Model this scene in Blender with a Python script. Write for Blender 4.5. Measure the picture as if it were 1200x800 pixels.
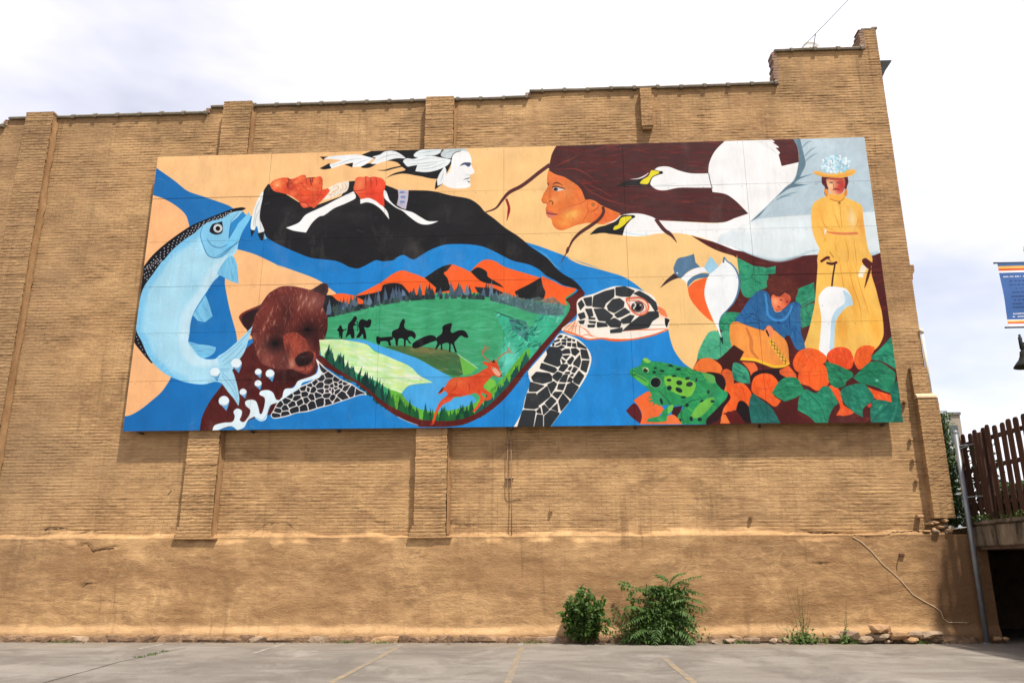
import bpy, bmesh, math, random
import numpy as np
from mathutils import Vector, Matrix
for o in list(bpy.data.objects): bpy.data.objects.remove(o)
random.seed(5); RNG = np.random.default_rng(11)
scene = bpy.context.scene
# ------------------------------------------------------------------ camera
CAM_F = 939.3; CAM_PITCH = 0.272849; CAM_YAW = -0.049086; CAM_ROLL = -0.0033
CAM_LOC = (10.3078, -18.6743, 1.6208)
def cam_axes():
    cp, sp = math.cos(CAM_PITCH), math.sin(CAM_PITCH); cy, sy = math.cos(CAM_YAW), math.sin(CAM_YAW)
    f = np.array([sy*cp, cy*cp, sp]); r = np.array([cy, -sy, 0.0]); u = np.cross(r, f)
    cr, sr = math.cos(CAM_ROLL), math.sin(CAM_ROLL)
    return np.array([cr*r + sr*u, -sr*r + cr*u, f])
AX = cam_axes()
def ray(x, y):
    return np.array([(x-600)/CAM_F, -(y-400)/CAM_F, 1.0]) @ AX
def at(x, y, Y=0.3):            # photo pixel -> (x, z) on the upright plane at depth Y
    d = ray(x, y); t = (Y-CAM_LOC[1])/d[1]
    return CAM_LOC[0]+t*d[0], CAM_LOC[2]+t*d[2]
def onz(x, y, Z=0.0):           # photo pixel -> (x, y) on the level plane at height Z
    d = ray(x, y); t = (Z-CAM_LOC[2])/d[2]
    return CAM_LOC[0]+t*d[0], CAM_LOC[1]+t*d[1]
cd = bpy.data.cameras.new('camera'); cam = bpy.data.objects.new('camera', cd); scene.collection.objects.link(cam)
cd.sensor_width = 36.0; cd.lens = CAM_F*36.0/1200.0; cd.clip_start = 0.1; cd.clip_end = 3000
M = Matrix(((AX[0][0], AX[1][0], -AX[2][0], CAM_LOC[0]), (AX[0][1], AX[1][1], -AX[2][1], CAM_LOC[1]), (AX[0][2], AX[1][2], -AX[2][2], CAM_LOC[2]), (0, 0, 0, 1)))
cam.matrix_world = M; scene.camera = cam
# ------------------------------------------------------------------ sky, sun, exposure
SUN_EL, SUN_AZ = math.radians(63), math.radians(37)      # azimuth: to the right of straight out from the wall
sdir = Vector((math.sin(SUN_AZ)*math.cos(SUN_EL), -math.cos(SUN_AZ)*math.cos(SUN_EL), math.sin(SUN_EL)))
world = bpy.data.worlds.new('World'); scene.world = world; world.use_nodes = True
wn = world.node_tree; wn.nodes.clear()
def wnode(t, **k):
    n = wn.nodes.new(t)
    for a, b in k.items(): setattr(n, a, b)
    return n
sky = wnode('ShaderNodeTexSky', sky_type='NISHITA', sun_disc=False, sun_elevation=SUN_EL, sun_rotation=math.atan2(sdir.x, sdir.y), air_density=1.0, dust_density=0.8, ozone_density=1.0)
tc = wnode('ShaderNodeTexCoord'); mp = wnode('ShaderNodeMapping'); mp.inputs['Scale'].default_value = (1.0, 1.0, 2.2); mp.inputs['Location'].default_value = (2.6, 0.5, 0.0)
n1 = wnode('ShaderNodeTexNoise'); n1.inputs['Scale'].default_value = 2.0; n1.inputs['Detail'].default_value = 5; n1.inputs['Roughness'].default_value = 0.55
rp = wnode('ShaderNodeValToRGB'); rp.color_ramp.elements[0].position = 0.34; rp.color_ramp.elements[1].position = 0.75
rp.color_ramp.elements[0].color = (0.37, 0.37, 0.37, 1); rp.color_ramp.elements[1].color = (0.97, 0.97, 0.97, 1)
mx = wnode('ShaderNodeMixRGB'); mx.inputs[2].default_value = (10.8, 10.35, 11.0, 1)       # thin bright cloud
bg = wnode('ShaderNodeBackground'); bg.inputs['Strength'].default_value = 0.085
out = wnode('ShaderNodeOutputWorld'); L = wn.links.new
L(tc.outputs['Generated'], mp.inputs['Vector']); L(mp.outputs[0], n1.inputs['Vector']); L(n1.outputs['Fac'], rp.inputs[0]); L(rp.outputs[0], mx.inputs[0]); L(sky.outputs[0], mx.inputs[1]); L(mx.outputs[0], bg.inputs[0]); L(bg.outputs[0], out.inputs[0])
sl = bpy.data.lights.new('sun', 'SUN'); sl.energy = 4.2; sl.angle = math.radians(2.2); sl.color = (1.0, 0.95, 0.87)
so = bpy.data.objects.new('sun', sl); scene.collection.objects.link(so); so.rotation_euler = sdir.to_track_quat('Z', 'Y').to_euler(); so.location = (25, -30, 40)
scene.view_settings.view_transform = 'Standard'; scene.view_settings.look = 'None'; scene.view_settings.gamma = 1.0; scene.view_settings.use_curve_mapping = False
scene.view_settings.exposure = 0.70
# ------------------------------------------------------------------ helpers
COL = scene.collection.objects
def onx(x, y, X):               # photo pixel -> (y, z) on the plane at constant X
    d = ray(x, y); t = (X-CAM_LOC[0])/d[0]
    return CAM_LOC[1]+t*d[1], CAM_LOC[2]+t*d[2]
def tag(o, label=None, cat=None, group=None, kind=None):
    if label: o['label'] = label
    if cat: o['category'] = cat
    if group: o['group'] = group
    if kind: o['kind'] = kind
    return o
def empty(name, loc=(0, 0, 0)):
    o = bpy.data.objects.new(name, None); o.empty_display_size = 0.2; COL.link(o); o.location = loc; return o
def attach(o, parent):
    if parent is not None:
        o.parent = parent; o.matrix_parent_inverse = Matrix.Translation(parent.location).inverted() if parent.parent is None else Matrix.Translation(-parent.matrix_world.translation)
def mesh(name, V, F, mat, parent=None, smooth=False, loc=None):
    me = bpy.data.meshes.new(name); me.from_pydata([tuple(map(float, v)) for v in V], [], [tuple(map(int, f)) for f in F]); me.update()
    if mat: me.materials.append(mat)
    if smooth:
        me.polygons.foreach_set('use_smooth', [True]*len(me.polygons))
    o = bpy.data.objects.new(name, me); COL.link(o)
    if loc is not None: o.location = loc
    attach(o, parent); return o
class MB:
    def __init__(s): s.v = []; s.f = []
    def add(s, V, F):
        n = len(s.v); s.v += [tuple(v) for v in V]; s.f += [tuple(n+i for i in f) for f in F]
    def box(s, a, b, ch=0.0, R=None, c=None):
        (x0, y0, z0), (x1, y1, z1) = a, b
        if ch <= 0:
            V = [(x, y, z) for z in (z0, z1) for y in (y0, y1) for x in (x0, x1)]
            F = [(0, 2, 3, 1), (4, 5, 7, 6), (0, 1, 5, 4), (2, 6, 7, 3), (0, 4, 6, 2), (1, 3, 7, 5)]
        else:
            bm = bmesh.new(); bmesh.ops.create_cube(bm, size=1.0)
            for v in bm.verts: v.co = Vector(((x0+x1)/2+v.co.x*(x1-x0), (y0+y1)/2+v.co.y*(y1-y0), (z0+z1)/2+v.co.z*(z1-z0)))
            bmesh.ops.bevel(bm, geom=bm.edges[:], offset=ch, segments=1, affect='EDGES', profile=0.5)
            bm.verts.index_update(); V = [tuple(v.co) for v in bm.verts]; F = [tuple(v.index for v in f.verts) for f in bm.faces]; bm.free()
        if R is not None:
            cc = Vector(c if c else ((x0+x1)/2, (y0+y1)/2, (z0+z1)/2)); V = [tuple(cc+R@(Vector(v)-cc)) for v in V]
        s.add(V, F)
    def tube(s, P, r, n=8, cap=True):
        P = [Vector(p) for p in P]; rs = r if isinstance(r, (list, tuple)) else [r]*len(P); V = []; F = []
        up = Vector((0.13, 0.21, 0.97))
        for i, p in enumerate(P):
            t = (P[min(i+1, len(P)-1)]-P[max(i-1, 0)]).normalized(); a = t.cross(up)
            if a.length < 0.05: a = t.cross(Vector((1, 0, 0)))
            a.normalize(); b = t.cross(a)
            for k in range(n):
                q = 2*math.pi*k/n; V.append(p+(a*math.cos(q)+b*math.sin(q))*rs[i])
        for i in range(len(P)-1):
            for k in range(n): F.append((i*n+k, i*n+(k+1) % n, (i+1)*n+(k+1) % n, (i+1)*n+k))
        if cap: F.append(tuple(range(n))[::-1]); F.append(tuple((len(P)-1)*n+k for k in range(n)))
        s.add(V, F)
    def lathe(s, c, prof, n=16):
        V = []; F = []
        for r, z in prof:
            for k in range(n): V.append((c[0]+r*math.cos(2*math.pi*k/n), c[1]+r*math.sin(2*math.pi*k/n), c[2]+z))
        for i in range(len(prof)-1):
            for k in range(n): F.append((i*n+k, i*n+(k+1) % n, (i+1)*n+(k+1) % n, (i+1)*n+k))
        s.add(V, F)
    def prism(s, prof, axis, a, b):      # profile extruded along an axis ('x': prof=(y,z), 'y': prof=(x,z))
        n = len(prof); V = []
        for t in (a, b):
            for p, q in prof: V.append((t, p, q) if axis == 'x' else (p, t, q))
        F = [tuple(range(n)), tuple(range(2*n-1, n-1, -1))]+[(i, (i+1) % n, n+(i+1) % n, n+i) for i in range(n)]
        s.add(V, F)
    def build(s, name, mat, parent=None, smooth=False, loc=None):
        V = s.v
        if loc is not None: V = [(v[0]-loc[0], v[1]-loc[1], v[2]-loc[2]) for v in V]
        o = mesh(name, V, s.f, mat, parent, smooth, loc)
        bm = bmesh.new(); bm.from_mesh(o.data); bmesh.ops.recalc_face_normals(bm, faces=bm.faces[:]); bm.to_mesh(o.data); bm.free()
        return o
# ---- materials
def mat_base(name, rough=0.8, spec=0.25):
    m = bpy.data.materials.new(name); m.use_nodes = True; nt = m.node_tree; b = nt.nodes['Principled BSDF']
    b.inputs['Roughness'].default_value = rough; b.inputs['Specular IOR Level'].default_value = spec
    return m, nt, b
class NT:
    def __init__(s, nt): s.nt = nt; s.pos = nt.nodes.new('ShaderNodeNewGeometry').outputs['Position']
    def n(s, t, **k):
        x = s.nt.nodes.new(t)
        for a, b in k.items(): setattr(x, a, b)
        return x
    def l(s, a, b): s.nt.links.new(a, b)
    def noise(s, scale, detail=4, rough=0.55, stretch=(1, 1, 1), dist=0.0, off=(0, 0, 0)):
        mp = s.n('ShaderNodeMapping'); mp.inputs['Scale'].default_value = stretch; mp.inputs['Location'].default_value = off; s.l(s.pos, mp.inputs[0])
        x = s.n('ShaderNodeTexNoise'); x.inputs['Scale'].default_value = scale; x.inputs['Detail'].default_value = detail; x.inputs['Roughness'].default_value = rough; x.inputs['Distortion'].default_value = dist
        s.l(mp.outputs[0], x.inputs['Vector']); return x.outputs['Fac']
    def ramp(s, f, stops):
        r = s.n('ShaderNodeValToRGB'); e = r.color_ramp.elements
        while len(e) < len(stops): e.new(0.5)
        for i, (p, c) in enumerate(stops):
            e[i].position = p; e[i].color = (c, c, c, 1) if isinstance(c, (int, float)) else (*c, 1)
        s.l(f, r.inputs[0]); return r.outputs[0]
    def mix(s, f, a, b, blend='MIX'):
        m = s.n('ShaderNodeMixRGB', blend_type=blend)
        for i, v in ((0, f), (1, a), (2, b)):
            if isinstance(v, (int, float)): m.inputs[i].default_value = v
            elif isinstance(v, tuple): m.inputs[i].default_value = (*v, 1)
            else: s.l(v, m.inputs[i])
        return m.outputs[0]
    def math(s, op, a, b=0.0):
        m = s.n('ShaderNodeMath', operation=op)
        for i, v in ((0, a), (1, b)):
            if isinstance(v, (int, float)): m.inputs[i].default_value = v
            else: s.l(v, m.inputs[i])
        return m.outputs[0]
    def bump(s, h, dist, strength=1.0):
        b = s.n('ShaderNodeBump'); b.inputs['Distance'].default_value = dist; b.inputs['Strength'].default_value = strength; s.l(h, b.inputs['Height']); return b.outputs[0]
def simple(name, c1, c2, scale=6, rough=0.8, spec=0.25, bump=0.0, stretch=(1, 1, 1), metallic=0.0):
    m, nt, b = mat_base(name, rough, spec); N = NT(nt); f = N.noise(scale, 5, 0.6, stretch)
    N.l(N.ramp(f, [(0.3, c1), (0.7, c2)]), b.inputs['Base Color']); b.inputs['Metallic'].default_value = metallic
    if bump: N.l(N.bump(N.noise(scale*4, 4, 0.6, stretch), bump), b.inputs['Normal'])
    return m
def make_wall_mat():
    m, nt, b = mat_base('tan_painted_brick', 0.85, 0.15); N = NT(nt)
    big = N.noise(0.33, 6, 0.6, (1, 1, 1.6), 0.4); med = N.noise(1.7, 5, 0.65, (0.7, 1, 1.3), 0.3); fine = N.noise(11, 4, 0.6, (0.5, 1, 1.6))
    streak = N.noise(1.0, 5, 0.6, (2.4, 1, 0.18), 0.2, (3, 0, 0))
    c = N.ramp(big, [(0.28, (0.265, 0.155, 0.070)), (0.46, (0.405, 0.247, 0.112)), (0.66, (0.510, 0.322, 0.152))])
    c = N.mix(N.ramp(med, [(0.40, 0.0), (0.66, 0.75)]), c, (0.270, 0.155, 0.072))
    blot = N.noise(0.75, 7, 0.7, (0.8, 1, 1.5), 0.8, (11, 0, 5))
    c = N.mix(N.ramp(blot, [(0.50, 0.0), (0.66, 0.8)]), c, (0.200, 0.116, 0.056))
    c = N.mix(N.ramp(streak, [(0.55, 0.0), (0.74, 0.5)]), c, (0.22, 0.125, 0.058))
    c = N.mix(N.ramp(fine, [(0.5, 0.0), (0.75, 0.5)]), c, (0.57, 0.370, 0.180))
    smear = N.noise(5.0, 5, 0.65, (0.35, 1, 3.2), 0.5, (5, 0, 1))
    sx = N.n('ShaderNodeSeparateXYZ'); N.l(N.pos, sx.inputs[0])
    upm = N.ramp(N.math('MULTIPLY', sx.outputs['Z'], 0.1), [(0.222, 0.25), (0.232, 1.0)])
    c = N.mix(N.math('MULTIPLY', N.ramp(smear, [(0.52, 0.0), (0.72, 0.5)]), upm), c, (0.56, 0.362, 0.172))
    c = N.mix(N.math('MULTIPLY', N.ramp(smear, [(0.28, 0.6), (0.42, 0.0)]), upm), c, (0.235, 0.135, 0.064))
    pl2 = N.noise(2.6, 7, 0.72, (0.9, 1, 1.2), 1.2, (21, 0, 4))
    c = N.mix(N.math('MULTIPLY', N.ramp(pl2, [(0.50, 0.0), (0.62, 0.6)]), N.math('SUBTRACT', 1.15, upm)), c, (0.56, 0.355, 0.165))
    c = N.mix(N.math('MULTIPLY', N.ramp(N.noise(0.62, 6, 0.62, (0.75, 1, 1.7), 0.9, (31, 0, 8)), [(0.47, 0.0), (0.62, 0.8)]), N.math('SUBTRACT', 1.1, upm)), c, (0.235, 0.128, 0.056))
    # grime below the parapet and a paler band along the skirting, both broken up by noise
    hi = N.math('MULTIPLY', N.ramp(N.math('MULTIPLY', sx.outputs['Z'], 0.0625), [(0.72, 0.0), (0.86, 0.85)]), N.ramp(N.noise(0.9, 6, 0.65, (1, 1, 0.8), 0.5, (7, 0, 3)), [(0.42, 0.0), (0.66, 0.8)]))
    c = N.mix(hi, c, (0.20, 0.128, 0.062))
    lo = N.math('MULTIPLY', N.ramp(N.math('MULTIPLY', sx.outputs['Z'], 0.1), [(0.16, 0.9), (0.24, 0.0)]), N.ramp(N.noise(0.5, 6, 0.68, (0.8, 1, 1.5), 0.6, (1, 0, 9)), [(0.42, 0.0), (0.62, 0.7)]))
    c = N.mix(lo, c, (0.225, 0.122, 0.054))
    skirt = N.math('MULTIPLY', N.ramp(N.math('ADD', N.math('MULTIPLY', sx.outputs['Z'], 1.0), N.math('MULTIPLY', N.noise(1.6, 5, 0.6, (1, 1, 0.2), 0.2), 0.24)), [(0.22, 0.0), (0.28, 0.7), (0.42, 0.7), (0.54, 0.0)]), N.ramp(N.noise(1.3, 6, 0.7, (1, 1, 2), 0.4, (3, 3, 3)), [(0.32, 0.15), (0.55, 0.95)]))
    c = N.mix(skirt, c, (0.53, 0.345, 0.175))
    drip = N.math('MULTIPLY', N.ramp(N.noise(1.0, 5, 0.65, (5.0, 1, 0.35), 0.15, (13, 0, 2)), [(0.54, 0.0), (0.68, 0.7)]), N.ramp(N.noise(0.45, 4, 0.6, (1, 1, 1), 0.3, (17, 0, 6)), [(0.42, 0.0), (0.6, 1.0)]))
    c = N.mix(drip, c, (0.185, 0.108, 0.052))
    soot = N.math('MULTIPLY', N.ramp(N.math('ADD', N.math('MULTIPLY', sx.outputs['X'], 0.05), N.math('MULTIPLY', N.noise(0.9, 5, 0.65, (1, 1, 0.6), 0.4, (2, 0, 7)), 0.10)), [(0.965, 0.0), (1.02, 0.8)]), N.math('SUBTRACT', 1.25, upm))
    c = N.mix(soot, c, (0.13, 0.070, 0.034))
    # small chips where the paint has gone
    chip = N.ramp(N.noise(7.5, 3, 0.5, (0.6, 1, 1.8), 0.6, (2, 2, 2)), [(0.70, 0.0), (0.735, 0.75)])
    c = N.mix(chip, c, (0.20, 0.12, 0.07))
    c = N.mix(1.0, c, (0.99, 0.965, 0.95), 'MULTIPLY')
    mask0 = N.ramp(N.math('ADD', N.math('MULTIPLY', sx.outputs['X'], -0.05), N.math('MULTIPLY', N.noise(0.22, 4, 0.6, (1, 1, 1), 0.4, (8, 0, 8)), 0.9)), [(0.42, 0.0), (0.72, 0.55)])  # darker and browner towards the left end of the wall
    c = N.mix(mask0, c, (0.215, 0.136, 0.074))
    N.l(c, b.inputs['Base Color'])
    br = N.n('ShaderNodeTexBrick'); br.inputs['Scale'].default_value = 1.0; br.inputs['Brick Width'].default_value = 0.22; br.inputs['Row Height'].default_value = COURSE; br.inputs['Mortar Size'].default_value = 0.007; br.inputs['Mortar Smooth'].default_value = 0.6
    cx = N.n('ShaderNodeCombineXYZ'); N.l(sx.outputs['X'], cx.inputs[0]); N.l(sx.outputs['Z'], cx.inputs[1]); N.l(cx.outputs[0], br.inputs['Vector'])
    h = N.math('SUBTRACT', N.math('MULTIPLY', N.noise(26, 5, 0.65, (0.55, 1, 1.3)), 1.2), N.math('MULTIPLY', br.outputs['Fac'], N.math('MULTIPLY', N.ramp(N.noise(0.9, 4, 0.6, (1, 1, 1.2), 0.3, (6, 0, 2)), [(0.36, 1.3), (0.62, 0.15)]), N.ramp(N.math('MULTIPLY', sx.outputs['Z'], 0.1), [(0.225, 0.0), (0.235, 1.0)]))))
    h = N.math('ADD', h, N.math('MULTIPLY', N.math('MULTIPLY', smear, upm), 1.4))
    h = N.math('ADD', h, N.math('MULTIPLY', pl2, 1.3))
    N.l(N.bump(h, 0.010), b.inputs['Normal'])
    return m
COURSE = 0.0795
WALL = make_wall_mat()
def ground_mat():
    m, nt, b = mat_base('worn_asphalt', 0.9, 0.2); N = NT(nt)
    big = N.noise(0.28, 6, 0.6, (0.6, 1.3, 1), 0.6); med = N.noise(1.4, 6, 0.65, (0.5, 1.4, 1), 0.3); fine = N.noise(38, 4, 0.7)
    c = N.ramp(big, [(0.30, (0.112, 0.097, 0.079)), (0.5, (0.172, 0.151, 0.125)), (0.68, (0.225, 0.199, 0.167))])
    c = N.mix(N.ramp(med, [(0.45, 0.0), (0.66, 0.75)]), c, (0.125, 0.103, 0.084))
    c = N.mix(N.ramp(N.noise(0.55, 7, 0.7, (0.35, 2.2, 1), 1.0, (9, 3, 0)), [(0.52, 0.0), (0.66, 0.65)]), c, (0.225, 0.205, 0.180))
    c = N.mix(N.ramp(N.noise(3.2, 4, 0.6, (0.5, 1.6, 1), 0.6, (2, 8, 0)), [(0.66, 0.0), (0.72, 0.6)]), c, (0.08, 0.07, 0.062))
    c = N.mix(N.ramp(fine, [(0.45, 0.0), (0.75, 0.6)]), c, (0.30, 0.275, 0.245))
    c = N.mix(N.ramp(N.noise(17, 3, 0.7, (0.7, 1.2, 1), 0.2, (5, 5, 0)), [(0.62, 0.0), (0.70, 0.55)]), c, (0.085, 0.074, 0.064))
    c = N.mix(N.ramp(N.noise(0.75, 7, 0.72, (0.8, 0.55, 1), 0.7, (14, 6, 0)), [(0.46, 0.0), (0.60, 0.75)]), c, (0.120, 0.103, 0.086))
    c = N.mix(N.ramp(N.noise(1.3, 6, 0.7, (0.6, 0.35, 1), 0.5, (24, 2, 0)), [(0.55, 0.0), (0.68, 0.7)]), c, (0.255, 0.228, 0.196))
    sx = N.n('ShaderNodeSeparateXYZ'); N.l(N.pos, sx.inputs[0])
    dust = N.math('MULTIPLY', N.ramp(N.math('ADD', N.math('MULTIPLY', sx.outputs['Y'], 0.2), 0.7), [(0.35, 0.0), (0.66, 0.8)]), N.ramp(N.noise(0.8, 5, 0.6, (0.7, 1.5, 1), 0.3, (4, 1, 0)), [(0.4, 0.1), (0.6, 0.9)]))
    c = N.mix(dust, c, (0.20, 0.162, 0.118)); N.l(c, b.inputs['Base Color'])
    N.l(N.bump(N.math('ADD', fine, N.math('MULTIPLY', med, 2.0)), 0.006), b.inputs['Normal']); return m
COPING = simple('clay_coping', (0.10, 0.085, 0.055), (0.19, 0.15, 0.10), 5, 0.75, 0.3, 0.01)
STONE = simple('rubble_stone', (0.18, 0.115, 0.075), (0.36, 0.27, 0.18), 5, 0.9, 0.15, 0.02)
PLASTERSTONE = simple('painted_rubble', (0.42, 0.25, 0.11), (0.28, 0.17, 0.10), 4, 0.9, 0.15, 0.02)
ROOFM = simple('dark_roofing', (0.05, 0.05, 0.05), (0.09, 0.085, 0.08), 3, 0.9)
BATTEN = simple('weathered_batten', (0.06, 0.045, 0.03), (0.11, 0.08, 0.055), 7, 0.85)
DARKMETAL = simple('dark_green_metal', (0.010, 0.013, 0.011), (0.026, 0.028, 0.024), 6, 0.7, 0.2)
GALV = simple('galvanised_steel', (0.13, 0.135, 0.14), (0.21, 0.215, 0.22), 9, 0.5, 0.5, 0.0, (1, 1, 0.3), 0.35)
CONCRETE = simple('stained_concrete', (0.035, 0.027, 0.02), (0.27, 0.21, 0.14), 4.0, 0.92, 0.15, 0.03, (1, 1, 0.35))
DARKWALL = simple('shade_toned_masonry', (0.060, 0.038, 0.024), (0.12, 0.078, 0.05), 2.0, 0.95, 0.1, 0.02)  # albedo kept dark to stand in for deep shade under the pavement
FENCEM = simple('red_brown_stain_wood', (0.034, 0.014, 0.008), (0.070, 0.030, 0.016), 5, 0.75, 0.3, 0.006, (1, 1, 0.12))
LEAFM = None
def leaf_mat(name, c1, c2, c3):
    m, nt, b = mat_base(name, 0.55, 0.35); N = NT(nt); f = N.noise(7, 3, 0.6); g = N.noise(45, 2, 0.5)
    c = N.mix(N.ramp(g, [(0.4, 0.0), (0.65, 0.6)]), N.ramp(f, [(0.3, c1), (0.7, c2)]), c3); N.l(c, b.inputs['Base Color'])
    tr = N.n('ShaderNodeBsdfTranslucent'); N.l(N.mix(1.0, c, (1.2, 1.5, 0.5), 'MULTIPLY'), tr.inputs[0]); ad = N.n('ShaderNodeMixShader'); ad.inputs[0].default_value = 0.22
    o = nt.nodes['Material Output']; N.l(b.outputs[0], ad.inputs[1]); N.l(tr.outputs[0], ad.inputs[2]); N.l(ad.outputs[0], o.inputs['Surface']); return m
LEAF_A = leaf_mat('shrub_leaf', (0.038, 0.082, 0.015), (0.090, 0.152, 0.027), (0.058, 0.108, 0.020))
LEAF_B = leaf_mat('ailanthus_leaf', (0.042, 0.090, 0.024), (0.100, 0.165, 0.038), (0.064, 0.120, 0.027))
LEAF_C = leaf_mat('weed_leaf', (0.070, 0.110, 0.025), (0.13, 0.19, 0.045), (0.09, 0.14, 0.03))
LEAF_D = leaf_mat('ivy_leaf', (0.030, 0.055, 0.020), (0.07, 0.11, 0.03), (0.10, 0.14, 0.06))
STEMM = simple('green_brown_stem', (0.06, 0.06, 0.02), (0.12, 0.09, 0.04), 8)
# ------------------------------------------------------------------ ground
GROUND = ground_mat()
gm = MB(); gm.add([(-250, -250, 0), (250, -250, 0), (250, 250, 0), (-250, 250, 0)], [(0, 1, 2, 3)]); g = gm.build('parking_lot', GROUND); tag(g, kind='structure')
def paint_mat(name, col):
    m, nt, b = mat_base(name, 0.85, 0.2); N = NT(nt); f = N.noise(5.0, 5, 0.75, (1, 0.8, 1), 0.3); fine = N.noise(40, 3, 0.7)
    c = N.mix(N.ramp(N.math('ADD', f, N.math('MULTIPLY', fine, 0.35)), [(0.52, 0.05), (0.74, 0.92)]), col, (0.16, 0.142, 0.125)); N.l(c, b.inputs['Base Color']); return m
YEL = paint_mat('worn_yellow_paint', (0.285, 0.205, 0.105)); WHT = paint_mat('worn_white_paint', (0.36, 0.33, 0.28))
for x, y0, y1, mt, w, nm in ((1.74, -1.5, -0.35, WHT, 0.10, 'white'), (4.42, -2.3, -0.35, WHT, 0.10, 'white'), (7.05, -6.4, -0.9, YEL, 0.11, 'yellow'), (9.62, -6.4, -0.75, YEL, 0.11, 'yellow'), (12.29, -8.5, -2.9, YEL, 0.11, 'yellow')):
    b_ = MB(); n = 14
    V = []
    for i in range(n+1):
        y = y0+(y1-y0)*i/n; V += [(x-w/2+RNG.normal(0, .006), y, 0.004), (x+w/2+RNG.normal(0, .006), y, 0.004)]
    b_.add(V, [(2*i, 2*i+1, 2*i+3, 2*i+2) for i in range(n)]); o = b_.build('parking_line', mt); tag(o, kind='structure')
for x, y0, y1 in ((7.0, -0.85, -0.35), (9.57, -0.7, 0.02)):
    b_ = MB(); b_.add([(x-.06, y0, .004), (x+.06, y0, .004), (x+.055, y1, .004), (x-.05, y1, .004)], [(0, 1, 2, 3)]); tag(b_.build('parking_line', WHT), kind='structure')
# crack in the asphalt
cp = [onz(*q) for q in ((40, 803), (60, 797), (105, 785), (140, 775), (165, 770), (185, 765), (225, 757))]
b_ = MB(); V = []
PTS = []
for i in range(len(cp)-1):
    for k in range(6): t = k/6; PTS.append((cp[i][0]*(1-t)+cp[i+1][0]*t, cp[i][1]*(1-t)+cp[i+1][1]*t+RNG.normal(0, .03)))
for p in PTS: w = 0.012+RNG.random()*0.03; V += [(p[0]-w*.4, p[1]-w, .003), (p[0]+w*.4, p[1]+w, .003)]
b_.add(V, [(2*i, 2*i+1, 2*i+3, 2*i+2) for i in range(len(PTS)-1)]); tag(b_.build('asphalt_crack', simple('crack_fill', (0.025, 0.02, 0.018), (0.06, 0.05, 0.04), 9)), kind='structure')
# ------------------------------------------------------------------ the building
BL = empty('brick_building', (9, 0.3, 0)); tag(BL, 'large tan painted brick building carrying the mural, with stepped parapet', 'building')
XL, XR, WY = -7.0, 19.2, 0.3
SEG = [(XL, -4.57, 13.32), (-4.57, 1.10, 13.53), (1.10, 9.86, 13.70), (9.86, 16.46, 13.88), (16.46, 18.82, 14.88), (18.82, XR, 15.48)]
def ztop(x):
    for a, b, z in SEG:
        if x < b: return z
    return SEG[-1][2]
ZL = 2.27
def vnoise(x, z, sx, sz, seed):
    r = np.random.default_rng(seed); G = r.random((400, 700)).astype(np.float32)
    X = (x+10)/sx; Z = (z+2)/sz; xi = np.floor(X).astype(int); zi = np.floor(Z).astype(int); fx = X-xi; fz = Z-zi
    fx = fx*fx*(3-2*fx); fz = fz*fz*(3-2*fz); xi %= 699; zi %= 399
    a = G[zi, xi]*(1-fx)+G[zi, xi+1]*fx; b = G[zi+1, xi]*(1-fx)+G[zi+1, xi+1]*fx
    return a*(1-fz)+b*fz-0.5
def smooth(a, b, x): t = np.clip((x-a)/(b-a), 0, 1); return t*t*(3-2*t)
CRACKS = [  # photo-pixel paths of cracks and ragged mortar seams, depth in metres
    ("45,620 62,618 80,620", .03), ("88,626 105,622 120,621", .02), ("95,640 105,637 112,646 125,643 140,641", .04), ("98,688 104,684 112,683", .035), ("30,640 55,634 80,640 90,646", .012),
    ("940,622 960,624 985,624", .04), ("985,624 1010,628 1030,630", .02), ("1030,628 1045,624 1065,622 1082,622 1090,617", .045), ("950,661 960,659 970,660", .035), ("535,608 525,612 540,615 558,616", .02),
    ("290,628 310,614 335,612 352,622", .015), ("455,616 465,618 475,616", .015), ("675,140 690,135 710,148 730,140", .012), ("1022,130 1030,150 1024,175 1035,200", .012), ("640,165 660,150 672,152", .012),
    ("460,690 500,686 515,700 530,690", .01), ("0,700 40,705 90,702 150,708", .01), ("620,690 650,700 668,690 700,698", .01), ("130,420 137,450 130,480 136,520", .012), ("195,570 200,575 195,580", .02), ("965,590 1000,600 1040,596", .012), ("20,372 14,376 0,374", .03)]
def dist_poly(X, Z, P):
    D = np.full(X.shape, 9.0, np.float32)
    for (x0, z0), (x1, z1) in zip(P[:-1], P[1:]):
        vx, vz = x1-x0, z1-z0; t = np.clip(((X-x0)*vx+(Z-z0)*vz)/(vx*vx+vz*vz+1e-9), 0, 1); D = np.minimum(D, np.hypot(X-x0-t*vx, Z-z0-t*vz))
    return D
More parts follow.
